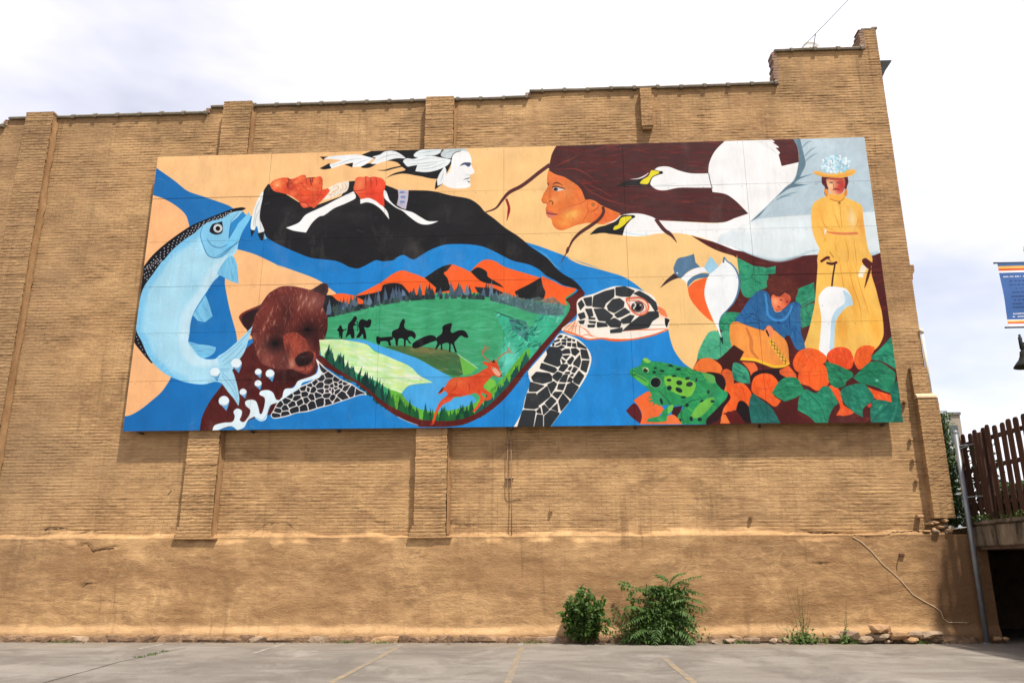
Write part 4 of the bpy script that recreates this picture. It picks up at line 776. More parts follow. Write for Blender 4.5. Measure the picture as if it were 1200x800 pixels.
    # rim band
    P("g 520,95! J 0,98! 60,150 150,205 250,270 330,340 400,385 480,425 560,455 640,463 720,465 800,455 870,430 940,390 1010,330 1080,255 1140,180 1200,110 G 100,490 180,400 230,330 240,290 214,256! 260,230 296,188! 328,214! 312,260 290,300 276,345 190,430 100,540 0,655 J 1150,220 1100,285 1040,350 960,415 880,460 800,490 700,500! 560,500! 430,440 330,370 270,310 180,240 80,190 0,145 g 530,165!", (92,28,24), jit=0.2)
    s.hatch(s.last, 60, [(120,40,32),(70,20,20)], 0.2, 10, 1.0, 0.8, 0.5); s.line("J 430,440 480,465 550,490", 0.9, (190,220,235), 0.8); s.line("G 215,256 280,215 318,205", 1.0, (50,16,16), 0.8); s.line("G 235,310 280,330", 0.8, (50,16,16), 0.8)
    # silhouettes on the trail
    for t in """80,425 90,407 100,407 106,425 116,434 108,446 105,480 96,480 94,462 88,480 85,446 74,430;160,376 178,352 191,360 188,376 178,395 192,402 170,412 176,445 175,478 160,480 150,458 125,476 135,440 140,400;204,386 220,369 250,378 262,369 276,378 268,412 250,420 234,416 242,446 246,482 230,482 225,456 206,476 188,474 206,440 200,410;308,470 330,476 362,474 392,472 402,486 386,496 392,522 378,522 370,500 332,500 325,516 310,512 304,490;400,440 434,422 445,392 462,368 473,380 468,410 482,430 520,440 536,462 530,484 510,470 490,482 510,512 500,512 480,490 476,526 467,526 464,486 436,486 430,524 420,522 414,486 398,470;518,512 560,484 612,464 646,468 656,492 620,506 540,540 520,536;655,482 690,450 694,412 720,397 746,394 746,412 740,436 750,450 792,434 826,440 844,474 826,477 800,466 776,490 762,510 777,562 767,563 750,516 741,516 739,560 730,558 729,510 692,516 693,546 683,546 680,516 660,542 649,545 662,510""".split(';'):
        P("F "+t, (16,18,20), jit=0)
    s.line("F 188,388 194,385 196,440", 0.7, (20,20,20)); s.line("F 116,434 128,425", 0.8, (20,20,20)); s.line("F 640,490 670,490", 0.9, (16,18,20)); s.line("F 390,480 400,470 398,490", 0.8, (16,18,20))
    # leaping deer
    deer = P("J 664,306! 690,275 712,262! 725,235 760,212 840,206 900,186 930,166 958,150 930,128 930,114! 965,124! 985,116 1000,110 1016,130 1026,160 1042,196! 1026,211 990,200 962,225 942,246 932,270 950,284 980,308 977,336 942,346 930,332! 958,320 930,302 920,304 936,340 902,390 876,417! 868,408! 898,370 914,332 888,302 850,311 800,322 760,326 742,346 692,372 662,420 642,482! 622,492! 632,468 650,410 680,350 722,312 706,290 678,309!", (226,78,36), jit=0.15)
    s.clip(deer); s.blob("J 780,240", 50, 25, (240,110,55), 0.7); s.blob("J 880,240", 40, 40, (206,60,30), 0.6); s.blob("J 760,315", 60, 14, (190,50,28), 0.8); s.hatch(deer, 90, [(240,110,60),(196,56,28),(232,90,44)], 0.8, 6, 0.9, 0.5, 0.5)
    for t in ("J 735,300 770,270 775,230","J 850,305 850,260 840,240","J 930,170 960,190 975,200","J 900,300 930,275"): s.line(t, 0.8, (150,38,22), 0.8, (0.3, 0.3))
    s.clip(None); P("J 978,152 1005,156 1024,176 1036,198 1018,202 996,186", (238,176,146)); s.ell("J 985,157", 4, 3, (40,20,15)); s.ell("J 1036,198", 4, 5, (50,25,20)); P("J 664,306! 690,272! 702,266! 690,292!", (70,25,18)); P("J 980,120! 994,106! 1002,126!", (60,25,20))
    for t in ("J 978,118 945,98 928,72 940,35 945,5","J 930,60 965,42","J 938,38 975,32","J 930,70 925,45","J 1006,118 1035,84 1075,62 1110,72","J 1072,62 1090,22","J 1078,52 1070,28","J 1085,60 1100,45"): s.line(t, 1.2, (206,96,62), 1, (1, 0.3))
    s.line("J 622,490 640,470", 1.4, (170,45,28))
    # ---------------- turtle head
    th = P("G 280,270 310,240 380,220 440,195 500,177 560,177 620,189 690,214 732,240 752,280 792,318 821,368 817,410 802,440 740,455 680,475 600,486 500,492 420,482 350,488 300,470 250,462 190,432 230,395 278,365", CREAM, jit=0.02)
    s.clip(th); s.blob("G 785,320", 40, 40, (250,160,110), 0.8); s.blob("G 240,430", 50, 40, (250,190,150), 0.7); s.clip(None)
    for t in """285,278 308,256 326,288 300,318;318,248 368,238 367,292 336,292;380,234 440,208 497,194 496,240 450,276 440,302 374,296;508,184 560,178 617,204 590,238 540,237 510,230;458,292 490,254 530,248 557,270 552,300 500,332 466,318;614,222 650,206 700,234 742,270 752,312 735,322 708,280 655,242;380,310 440,308 492,350 460,382 408,377;328,310 367,308 377,350 350,358;500,342 560,303 592,330 540,357 518,362;538,372 590,345 617,350 592,392 550,397;448,388 500,362 542,385 532,418 480,416;398,386 448,392 462,412 400,418;285,340 322,328 332,360 300,372;288,380 327,375 320,398 300,398;348,358 387,361 387,372 350,371;348,379 392,382 388,396 354,392;343,402 387,401 382,418 345,418;476,432 547,418 542,447 478,452;548,438 600,390 650,352 700,328 752,326 757,358 720,382 700,418 640,428""".split(';'):
        s.cell("G "+t, SCALE, 1.07)
    P("G 565,250 600,240 650,240 690,265 705,300 690,335 650,350 610,335 585,300", (226,108,70)); P("G 575,262 605,252 650,250 683,270 694,300 682,328 650,340 615,326 595,298", (250,225,205)); s.line("G 578,262 640,262 680,285 684,318 650,336", 1.0, (205,80,50)); s.ell("G 636,298", 38, 32, (60,48,50)); s.ell("G 638,300", 28, 26, (150,110,105)); s.ell("G 638,300", 22, 22, (18,18,20)); s.ell("G 652,288", 4, 4, (240,240,240)); s.line("G 600,265 625,285 610,310", 1.2, WHITE)
    P("G 752,292! 790,312 808,345 815,362! 790,352 765,335", (246,130,80)); P("G 795,362! 822,372 815,395 808,420! 797,400", (28,26,28)); s.line("G 548,440 640,432 720,430 805,425", 1.2, (236,110,60), 1, (0.2, 0.6)); s.line("G 812,430 740,458 660,478 600,488 520,494 430,482 350,488 300,470 200,436", 1.8, (240,110,50)); s.line("G 415,480 500,492 600,487", 3.0, (246,100,40), 1, (0.2, 0.2))
    for t in ("G 205,430 240,400 268,372","G 225,442 255,405 275,370","G 245,450 262,410 278,375","G 270,455 275,410 290,380","G 300,470 295,430 300,400","G 300,470 340,460 380,475","G 290,410 330,430 360,460 410,480","G 320,420 360,450","G 215,436 300,462"): s.line(t, 1.0, (240,112,52), 0.9, (0.5, 0.2))
    # right flipper
    P("h 385,42 450,48 540,88 602,143 637,198 647,260 622,352 592,412 542,492 472,592 402,682 310,805! 10,805! 60,720 88,650 108,560 138,480 150,430 138,400 130,345! 330,118!", CREAM, jit=0.02)
    for t in """365,75 390,50 415,55 405,75;425,72 440,58 456,68 430,80;338,102 386,82 390,100 350,112;400,102 410,85 446,85 440,104;450,75 486,80 480,102 452,102;492,84 516,90 512,106 492,100;328,122 345,108 345,142 328,142;353,132 396,110 396,130 360,142;405,110 441,107 441,136 405,130;450,114 484,114 479,146 450,142;491,118 521,118 526,152 490,146;530,98 602,150 611,166 535,150;368,151 405,134 432,150 400,167;283,180 310,149 370,154 402,180 407,215 390,250 396,292 370,307 258,266 290,210;408,180 435,164 467,164 477,201 413,206;480,164 520,158 552,185 516,222 489,206;558,169 611,174 632,247 568,241;404,220 472,214 441,252;398,240 441,266 415,287;449,266 490,224 507,245 480,292 459,286;503,271 552,214 562,270 546,317 499,291;573,259 632,261 606,357 558,331;378,337 405,289 452,289 456,311 420,352;243,279 352,315 367,336 340,362 228,326;453,332 470,309 492,309 475,342;483,352 505,309 537,325 510,362;438,352 472,350 471,371 428,366;474,376 501,364 501,386 479,391;160,397 200,352 302,363 323,390 322,427 250,447 178,431;333,381 370,349 412,365 401,396 370,432 333,402;383,432 420,374 457,374 441,437;448,432 470,389 497,410 486,437;498,411 545,343 588,385 546,457 504,436;148,433 264,466 200,512 138,512;288,455 340,428 367,450 346,492 320,533;368,492 380,449 437,449 416,502;433,501 450,454 490,438 543,475 480,573 424,521;208,531 285,468 312,551 220,623 203,571;328,536 350,514 412,514 370,573;268,606 320,553 362,590 305,653;378,591 415,528 468,590 400,673;123,528 197,528 217,641 180,653 98,647;318,652 370,608 377,678;198,671 230,638 242,693 204,687;243,631 265,618 303,660 255,703;88,664 192,669 170,805 44,805;203,699 252,704 252,805 180,805;263,711 315,663 389,690 304,805 263,805""".split(';'):
        s.cell("h "+t, SCALE, 1.07)
    # ---------------- splash and drops
    P("I 543,522! 558,490 610,475 660,470 675,440 668,410 690,392 716,405 715,432 705,460 730,470 760,430 765,400 740,375 738,350 770,340 800,350 815,390 822,422 835,420 850,370 850,330 820,310 830,289 870,284 900,300 920,340 950,335 968,280 1020,270 1048,230 1120,205 1158,180 1166,130! 1186,190! 1165,215 1075,240 1055,275 1000,310 932,355 890,370 872,400 860,452 830,467 800,452 790,440 752,462 730,502 690,520! 660,497 620,502 570,522!", (226,245,252), jit=0.04)
    s.line("I 800,445 835,460 862,430 885,370", 1.2, (120,190,230), 0.6)
    for x, y, r in ((685,128,31),(560,180,29),(813,178,20),(882,188,26),(812,246,21),(724,296,21),(612,348,31)):
        s.poly("I %d,%d %d,%d %d,%d %d,%d! %d,%d %d,%d" % (x-r, y, x, y-r, x+r, y, x+r*0.2+8, y+r*1.9, x-r*0.3, y+r, x-r*0.8, y+r*0.6), (90,160,210)); s.ell("I %d,%d" % (x, y), r, r*0.95, (232,247,252)); s.line("I %d,%d %d,%d %d,%d" % (x-r*0.6, y+r*0.75, x+r*0.5, y+r*0.8, x+r*0.95, y+r*0.2), 0.7, (60,110,160), 0.7)
    for t in ("C 70,690 110,720","G 470,135 520,140","G 460,150 490,160","G 720,480 730,482","G 480,668 510,668","G 478,698 492,700","B 620,710 700,670","A 730,625 830,632"): s.line(t, 1.0, (150,205,235), 0.7, (0.2, 0.2))
    # ---------------- plants on the right
    def leaf(t, col=LEAF, veins=(), hi=(74,176,132), lo=(18,92,74), n=60, ang=0.6):
        cv = P(t, col, jit=0.25); s.hatch(cv, n, [hi, lo, tuple(np.array(col)*1.1)], ang, 10, 2.6, 0.5, 0.35)
        s.clip(cv)
        for v in veins: s.line(v, 0.9, (14,74,60), 0.6, (0.8, 0.2))
        s.clip(None)
    leaf("H 18,8! 100,50 115,58! 190,70 202,110 195,180 150,202 100,242 60,236 38,190 40,150! 30,100", (46,148,108), ("H 115,60 105,120 40,150","H 100,120 180,190"))
    leaf("H 183,72! 246,58! 243,106! 200,106!", n=14); leaf("H 372,192! 470,154! 477,260! 400,297! 362,262", ang=-0.5, veins=("H 390,290 475,250",)); leaf("H 388,302! 470,272! 472,330 460,392 400,422! 383,380", ang=1.2, veins=("H 470,300 400,400",))
    leaf("G 1108,347 1140,330 1200,328 H 42,334! 22,375 0,386 G 1190,442 1150,442 1112,420", (44,146,104), ("G 1120,430 1200,350",))
    leaf("G 983,607! 1000,540 1050,450 1090,435! 1120,446 1160,434 1192,470 1202,512 1190,562 1150,602 1100,607 1040,596", (72,170,128), ("G 1125,445 1120,520 1125,600","G 1120,520 1030,570"), (120,205,160), (40,130,92))
    # kingfisher
    P("C 846,795! 870,742 920,728 966,713! 975,762! 1002,790! G 1012,66 960,76 920,100 890,131 858,115 847,80", (84,120,150), jit=0.15); P("G 848,102! 882,126! 830,146 768,187! 800,145", (66,42,44)); s.ell("G 868,100", 5, 5, (230,235,240)); P("G 888,132! 930,96 980,70 1030,67 1052,92! 1000,101 950,126 924,168! 916,150", (250,250,250), jit=0.02)
    P("G 928,152 960,121 1010,101 1057,104! 1046,126! 980,136 942,166 930,187!", (84,126,158), jit=0.1); P("G 930,187! 970,150 1042,124! 1036,160 1028,230 1050,310 1083,390! 1040,360 980,300 940,240", (250,104,44), jit=0.1)
    P("G 1024,66! 1062,2! 1085,26 1112,62! 1058,108!", (166,212,234), jit=0.1); P("G 1058,107! 1110,62 1148,14! H 5,60 24,100 34,155 25,215 0,272 G 1180,300 1150,325 1122,360 1112,402 1132,492! 1100,420 1070,350 1040,280 1027,220 1035,160", (246,250,251), jit=0.03)
    s.line("G 1142,6 1160,30 1190,52 H 18,92 32,150 24,214 0,270 G 1165,312 1125,355 1112,400", 2.2, (84,126,160), 1, (0.6, 0.2)); s.line("G 1142,8 1138,40", 2.0, (84,120,150)); P("G 1117,478! 1136,474! 1136,522!", (30,40,40))
    # girl
    P("f 425,95 470,40 540,50 600,80 660,130 668,180 642,232 608,258 600,210 560,182 500,190 462,215 445,182 428,130", (92,36,28), jit=0.25); gh = s.last; s.hatch(gh, 90, [(130,56,42),(60,22,20),(110,44,34)], 0.5, 6, 0.8, 0.5, 0.7)
    P("f 338,186 372,168 432,184 470,282 500,332 560,312 610,266 660,258 687,280 686,350 691,420 692,500 722,580 740,617! 682,637! 650,622 620,562 598,522 568,524! 560,560! 480,470! 420,452 400,478 330,462 250,432 188,417! 178,390 220,340 270,260", (38,98,152), jit=0.25)
    sw = s.last; s.hatch(sw, 130, [(58,124,178),(24,70,118),(48,110,164)], 1.1, 8, 1.6, 0.5, 0.5); s.clip(sw)
    for t in ("f 330,330 280,380 230,385","f 400,420 350,400 280,370","f 605,300 600,400 610,480","f 260,350 330,360 400,430"): s.line(t, 1.2, (16,52,92), 0.7, (0.3, 0.1))
    s.clip(None); s.line("f 412,190 424,280 436,362 500,402 560,392 600,342 622,282", 3.4, (62,142,206), 0.95, (0.6, 0.6)); P("f 500,410! 530,410! 515,440!", (24,70,120))
    P("f 460,217 500,190 560,184 606,212 608,250 576,292 530,326 490,326 468,292", (236,122,78), jit=0.12); s.clip(s.last); s.blob("f 490,255", 26, 36, (246,160,112), 0.9); s.blob("f 585,250", 34, 50, (186,66,48), 0.9); s.blob("f 535,205", 60, 22, (170,64,44), 0.8); s.blob("f 520,320", 40, 12, (190,76,54), 0.7); s.clip(None); s.line("f 525,240 545,245", 1.2, (70,30,25)); s.line("f 575,255 592,258", 1.2, (70,30,25)); s.line("f 505,292 530,302", 1.4, (170,50,45)); s.line("f 480,315 500,335 540,325", 1.0, (240,160,120)); P("f 480,190 560,180 540,205 500,215", (92,36,28)); s.line("f 520,215 560,180 590,190", 1.6, (70,26,22))
    P("f 148,422 200,414 260,438 330,462 400,482! 430,450! 470,470 520,510 572,560 592,620 597,700 603,742! 560,767 480,774 400,748 330,722 270,717 208,712! 195,670 160,620 140,560 133,480", (244,150,66), jit=0.12)
    sk = s.last; s.clip(sk); s.line("f 262,455 300,550 308,640 362,705", 4.5, (176,92,48), 0.55, (0.4, 0.3)); s.blob("f 220,560", 50, 80, (250,166,80), 0.6); s.blob("f 470,600", 60, 80, (250,160,84), 0.5); s.clip(None)
    s.line("f 208,700 270,704 340,712 410,738 480,762 560,758 602,738", 3.0, (250,196,48)); s.line("f 205,715 270,720 340,728 410,754 480,776 560,770 604,744", 0.8, (80,40,20)); P("f 430,562! 462,540! 510,612 596,728! 556,738! 490,650", (250,190,70), jit=0.1)
    for k in range(6): s.line("f %d,%d %d,%d" % (440+k*22, 565+k*30, 480+k*21, 572+k*30), 0.7, (110,70,25)); s.line("f %d,%d %d,%d" % (462+k*22, 545+k*30, 462+k*21, 600+k*30), 0.7, (110,70,25))
    P("f 420,452! 450,444 478,490 445,555! 446,510 424,490", (240,140,92), jit=0.1); P("f 412,480! 425,475! 444,520! 438,532!", (40,20,18)); P("L 45,118! 120,124! 140,165 102,218! 90,170", (224,104,52), jit=0.2); P("L 262,172! 320,140! 362,190 368,212! 290,227!", (230,100,48), jit=0.2)
    # lady in yellow
    P("D 545,372 475,408 456,450 454,520 461,580 480,640 502,682! 488,740 H 490,60 480,200 470,300 440,430 413,512! 425,545 540,600! 700,615! 830,545 872,480 877,420 867,330 852,270 832,190 806,100 812,30! D 800,715 786,680 776,630 766,560 758,500 753,440 735,418 655,382 600,360", (251,194,90), jit=0.08)
    dr = s.last; s.clip(dr)
    s.blob("D 500,480", 30, 70, (246,170,62), 0.6); s.blob("D 600,470", 40, 60, (253,205,105), 0.6); s.blob("D 690,500", 26, 60, (255,232,190), 0.7); s.blob("D 745,540", 18, 90, (238,150,58), 0.6); s.blob("H 580,100", 20, 120, (253,208,105), 0.6); s.blob("H 700,250", 20, 200, (240,165,56), 0.55); s.blob("H 470,430", 40, 80, (254,212,100), 0.6); s.blob("H 830,420", 30, 100, (240,158,46), 0.6); s.blob("H 630,430", 34, 110, (236,158,52), 0.7); s.blob("H 770,440", 16, 90, (254,205,90), 0.5); s.blob("H 820,280", 14, 120, (254,205,100), 0.5)
    for t in ("D 515,480 525,530 545,560 600,580","D 590,470 605,520 630,580","D 660,430 680,480","D 720,470 728,520 705,575","D 590,640 600,700 590,760","D 650,620 670,700 665,780","D 700,620 712,700 720,790","H 615,0 640,160 660,300","H 660,20 700,180 740,300 750,420","H 700,0 740,180 780,300 800,420","H 720,180 790,330","H 650,330 665,500","H 840,220 860,380","H 730,260 740,320"): s.line(t, 1.2, (226,142,46), 0.75, (0.2, 0.2))
    s.hatch(dr, 120, [(254,214,122),(242,170,68),(253,204,100)], 1.5, 16, 2.2, 0.15, 0.3)
    s.clip(None)
    P("D 527,572! 540,580 640,588 722,584! 728,598 640,602 560,592", (226,126,76)); P("e 176,655! 192,668! 172,705!", (236,240,240)); P("D 535,600! 540,640! 528,640!", (240,170,60))
    P("e 212,372 250,392 300,388 328,368 334,415 300,440 218,420", (248,178,72), jit=0.05); s.line("e 218,420 260,436 300,438 332,412", 0.9, (190,110,40)); s.ell("e 292,452", 9, 9, (110,80,60)); s.line("e 295,450 300,530 310,640", 0.7, (225,150,60))
    P("e 152,248! 355,248! 361,290 348,335 352,380 330,395 335,340! 200,345! 192,400 172,372 178,330 155,300", (90,36,40), jit=0.2); P("e 172,345 205,352 200,402 180,385", (236,150,60)); P("e 332,350 350,345 350,390 332,400", (228,140,60))
    P("e 190,268 240,254 320,254 336,290 326,350 302,382 262,390 226,372 202,332", (246,182,128), jit=0.08); lf = s.last; s.clip(lf); s.blob("e 305,310", 48, 80, (196,56,50), 1.0); s.blob("e 300,345", 36, 40, (202,60,52), 0.8); s.blob("e 225,310", 24, 40, (250,204,160), 0.8); s.blob("e 250,262", 80, 12, (150,40,38), 0.9); s.blob("e 262,345", 22, 6, (150,40,45), 0.9); s.blob("e 275,305", 10, 18, (235,120,90), 0.8); s.clip(None); s.line("e 215,292 240,296", 1.2, (60,40,50)); s.line("e 270,298 292,296", 1.2, (90,70,90)); s.line("e 240,350 265,342 290,352", 1.0, (120,25,30)); s.line("e 248,300 245,330 262,335", 0.8, (180,80,55))
    P("e 85,216 120,204 160,216 230,226 300,212 370,194 410,192 418,212 382,240 300,257 220,253 150,246", (250,186,84), jit=0.08); s.line("e 100,225 170,240 240,248 320,240 390,220", 1.2, (226,150,60), 0.7)
    for i in range(120):
        a = s.rng.uniform(0, 6.28); r = math.sqrt(s.rng.random()); x = 262+118*r*math.cos(a); y = 150+68*r*math.sin(a)-(0 if y else 0) if False else 150+66*r*math.sin(a)
        s.ell("e %.1f,%.1f" % (x, y), s.rng.uniform(7, 16), s.rng.uniform(6, 13), [(186,228,240),(236,248,252),(150,208,228),(208,240,248),(244,252,253)][s.rng.integers(5)], s.rng.uniform(0, 3), 0.9)
    for i in range(26):
        x = 262+s.rng.uniform(-95, 95); y = 150+s.rng.uniform(-45, 50); s.line("e %.1f,%.1f %.1f,%.1f" % (x, y, x+s.rng.uniform(-14, 14), y+s.rng.uniform(-14, 14)), 0.8, (92,150,176), 0.7)
    # gloved hands, stick, scroll
    P("D 540,690 590,680 606,720 600,765 570,760 545,735", (248,192,86), jit=0.06); P("D 770,715 800,715 812,745 800,765 770,745", (248,192,86), jit=0.06); s.line("D 560,700 585,735", 0.9, (170,110,45)); s.line("D 545,735 570,758", 0.9, (150,90,40))
    s.line("H 508,34 545,10 562,12", 3.4, (92,24,24), 1, (0.8, 0.8)); s.line("H 542,40 575,46 606,36", 3.2, (70,22,22), 1, (0.7, 0.8)); s.line("H 592,48 582,110 574,180", 1.9, (74,34,24)); P("H 748,52! 782,62! 756,126! 726,120!", (252,240,212)); P("H 750,30 770,12 800,32 812,44 796,72 776,68", (84,28,24)); s.line("H 800,66 785,120 766,188", 3.0, (84,34,22), 1, (1, 0.1))
    # white bird standing before the dress
    P("H 496,262 503,225 530,192 560,178 620,182 660,194 690,240 698,287! 660,300 622,340 602,372 592,420 588,500 582,545 540,588 500,552 505,480 512,380 507,320", (251,252,252), jit=0.02); gb = s.last; s.clip(gb); P("H 640,200 690,240 699,288 660,300 622,340 602,372 592,420 586,560! 560,560! 566,450 572,370 600,315 650,270", (188,222,240), 0.95, jit=0.08); s.blob("H 640,255", 16, 30, (235,246,250), 0.6); s.clip(None); s.ell("H 519,290", 3, 3, (150,160,165))
    # pumpkins and leaves at the foot
    def pumpkin(t, ribs=(), col=(250,98,34)):
        cv = P(t, col, jit=0.2); s.hatch(cv, 36, [(255,130,60),(232,74,26),(255,116,48)], 1.2, 8, 1.6, 0.4, 0.45); s.clip(cv)
        for r in ribs: s.line(r, 1.2, (205,62,24), 0.45, (0.3, 0.3))
        s.clip(None)
    P("K 960,160! 985,120 1010,100 1060,98 1120,130 1140,170 1200,180! L 0,330! K 1130,480! 1100,300! 1000,180!", (240,116,48), jit=0.2)
    P("G 1000,605! 1100,607 1200,520! H 60,560! 20,640! G 1130,720! 1120,650 1080,620", (64,24,22), jit=0.2); P("K 960,160! 1000,112 1060,98 1120,135 1130,172 1080,182 1020,166", (244,120,50), jit=0.15); P("K 1130,178 1160,160 1200,190 L 0,225 -10,245 K 1160,268 1140,230", (232,100,44), jit=0.15); P("K 1040,180 1120,190 1150,230 1140,290 1090,300 1080,220", (44,20,22)); P("K 1150,330 1200,290 L 20,255 K 1200,400 1150,400", (240,112,52), jit=0.15)
    pumpkin("L -40,260 0,246 50,243 90,280 104,312 85,388! 62,356 30,350 12,402! -40,402!", ("L 40,250 60,300 70,350",)); P("L 15,402! 30,352 60,352 90,390 105,478! 70,478!", (30,18,20)); P("L -60,420! 10,402! 70,478! -60,478!", (96,26,24), jit=0.2); P("K 1130,430! 1150,425! 1180,480! 1120,480!", (236,120,56))
    leaf("L -5,130 30,128 82,170 96,246! 40,242 -5,210", (58,150,118), ("L 0,160 50,190 90,240",))
    P("L 140,170 260,160 270,190 330,230 260,260 200,190 110,240 100,200", (44,18,22)); pumpkin("L 103,262 120,210 170,187 222,195 257,232 262,252 232,310 277,347! 240,382 180,342 112,302", ("L 130,210 120,260 150,310","L 180,190 200,250 230,300","L 110,270 180,280 250,262"))
    pumpkin("L 346,118 376,62 430,39 490,50 540,88 532,126 470,130 410,142 385,182 356,162", ("L 430,42 390,90 370,160","L 480,60 440,90 410,135"))
    pumpkin("L 543,88 568,50 620,32 672,45 698,90 697,140 672,163 620,152 570,132", ("L 630,35 660,90 660,155","L 610,35 580,80 575,130"), (240,78,34)); pumpkin("L 703,102 724,45 770,23 824,36 806,85 801,115 740,164 714,142", ("L 770,30 740,80 735,150",)); pumpkin("L 378,192 410,145 460,127 520,130 547,170 557,242 520,277 480,288 440,262 385,242", ("L 470,130 440,190 450,260","L 500,140 510,200 500,270","L 390,200 460,200 550,190"))
    pumpkin("L 555,262 600,265 632,310 642,370 704,412 660,434 598,432! 622,385 600,330", ("L 600,280 625,350 630,400",), (246,86,36)); pumpkin("L 762,258! 830,285 928,315! 925,357! 830,336 ", ("L 840,290 835,330",), (248,88,36)); s.ell("L 794,372", 14, 14, (226,62,36))
    leaf("L 408,285! 470,280! 480,300! 440,320!", (70,26,24), (), (90,40,30), (50,20,20), 6)
    leaf("L 533,116! 600,135 650,158 692,180 697,205 660,236 650,260 600,272 560,240 548,180", (36,128,86), ("L 536,120 600,190 640,250","L 580,160 660,190","L 560,200 620,220"))
    leaf("L 806,88! 860,38 928,-35! 935,40 954,168! 900,132 850,112 803,106!", (38,140,104), ("L 806,96 880,80 945,90",)); leaf("L 698,212! 750,160 800,120 850,117 905,150 947,192 926,304! 880,290 830,266 740,242", (32,128,90), ("L 705,210 800,180 930,190","L 800,180 860,230 920,290"), ang=0.3); s.blob("L 836,228", 8, 6, (170,230,215), 0.9)
    leaf("L 920,285 968,212! 1002,472! 803,474! 799,400 820,345 880,345 925,358!", (26,106,88), ("L 810,460 880,400 960,300","L 900,390 990,440"), ang=-0.6, n=110)
    leaf("L 628,282 700,250 760,248 800,290 822,342 760,390 757,444! 700,412 640,352", (34,124,98), ("L 640,290 720,330 755,430","L 720,330 810,330")); leaf("L 373,402! 384,320 420,280 480,302 520,264 562,270 614,362! 588,382 562,430 552,476! 478,476! 440,440", (38,132,98), ("L 420,290 500,370 540,470","L 500,370 600,360","L 460,330 390,390"), n=110)
    leaf("L 222,302! 265,235 310,209 372,214! 402,265 412,287! 370,325 300,352! 258,330", (38,134,92), ("L 230,300 310,270 400,270",)); leaf("L 102,478! 88,372 110,308 160,340 222,390 273,478!", (34,104,96), ("L 112,315 160,390 200,478",), (70,140,140))
    # frog
    P("K 568,405! 615,362 650,400 662,452 652,482! 600,442", (92,26,32), jit=0.2); P("K 612,345! 660,312 705,292 740,330 790,402 762,432 832,438 895,484! 650,484! 662,430 640,380", (246,108,50), jit=0.15); P("K 845,385! 900,375! 880,430! 900,482! 860,450! 835,420!", (60,24,30)); P("K 800,440! 850,430 900,484! 820,484!", (248,120,60))
    P("K 1085,195! 1140,220 1150,260 1100,280!", (40,20,24)); P("K 1160,290! 1180,330 1140,390 1120,450 1060,484! 1030,484! 1040,440 1120,370", (44,20,24))
    fr = P("K 588,182 600,160 650,140 664,106 686,96 716,115 760,119 830,130 880,144 940,154 970,170 1020,180 1082,200 1096,240 1130,280 1163,298 1157,332 1122,370 1082,412 1042,452 1036,484! 898,484! 870,442 884,415 905,380 850,378 842,402 812,432 806,466! 760,472 690,470! 702,450 770,434 782,405 822,372 760,375 730,345 702,285 650,240 602,206", (40,146,84), jit=0.25)
    s.clip(fr); s.hatch(fr, 180, [(70,176,84),(26,116,72),(56,168,110),(90,190,100)], 0.5, 9, 2.0, 0.6, 0.5)
    P("K 792,208 850,204 960,232 977,262 942,322 880,312 812,272", (122,196,66), jit=0.15); P("K 948,440 1000,362 1082,324 1072,372 1000,442", (112,186,72), jit=0.15); P("K 1010,178 1080,196 1094,240 1060,240", (100,180,90), jit=0.15); P("K 665,104 686,96 714,116 690,125", (140,204,84)); P("K 606,180 650,200 700,230 690,260 640,236", (90,186,78)); P("K 815,380 845,372 838,402 815,425", (120,200,80)); s.blob("K 680,180", 40, 30, (30,130,70), 0.6); s.blob("K 1120,320", 40, 40, (44,160,110), 0.7)
    for q, rx, ry, r in (("733,180",10,8,0),("780,172",14,7,.2),("740,155",10,5,0),("830,142",16,7,.3),("875,162",15,8,0),("850,202",15,6,0),("928,216",14,8,-.3),("880,242",18,14,.2),("940,250",20,14,-.2),("820,226",14,8,0),("822,272",14,14,0),("878,284",22,13,.5),("905,326",15,7,0),("980,225",6,11,0),("1050,295",7,11,0),("925,372",10,12,.5),("1012,348",12,6,-.4),("1075,350",12,7,0),("950,452",10,14,0),("1000,456",13,11,0),("885,460",8,10,0),("775,350",8,20,-.3)): s.ell("K "+q, rx, ry, (16,46,40), r)
    s.clip(None); s.ell("K 742,240", 34, 33, (120,180,130)); s.ell("K 742,240", 30, 29, (16,22,22)); s.ell("K 684,166", 21, 15, (150,190,110), 0.5); s.ell("K 682,170", 14, 11, (24,40,32), 0.5); s.ell("K 692,158", 6, 4, (224,234,205)); s.line("K 600,190 640,205 690,235", 0.8, (24,84,56)); s.ell("K 620,192", 4, 3, (16,46,40))
    for t in ("K 716,300 740,318 760,322","K 700,325 735,332 760,335","K 700,350 735,345 760,345","K 725,372 745,352 765,350"): s.line(t, 3.4, (46,150,96), 1, (0.3, 1))
    s.clip(fr); s.line("K 850,378 905,378 945,350 1000,335 1080,310", 1.2, (18,80,56), 0.7, (0.3, 0.1)); s.line("K 760,290 800,330 830,370", 1.2, (18,80,56), 0.7); s.line("K 905,380 890,430 910,480", 1.4, (18,84,56), 0.6); s.clip(None)
    # brushwork, fading, faint runs and the heads of the fixings along the panel joints
    s.c *= 1+0.06*s.nz[..., None]+0.05*s.nz2[..., None]+0.014*s.noise(700, 24)[..., None]
    fade = np.clip(s.noise(14, 8)*1.6+s.noise(60, 40)*0.6, 0, 1)[..., None]; s.c += (s.c*0.25+np.array((205, 198, 188), np.float32)*0.75-s.c)*fade*0.10
    run = np.clip(s.noise(420, 5)*2.0-0.45, 0, 1)*np.clip(s.noise(30, 6)+0.45, 0, 1); s.c *= (1-0.10*run)[..., None]
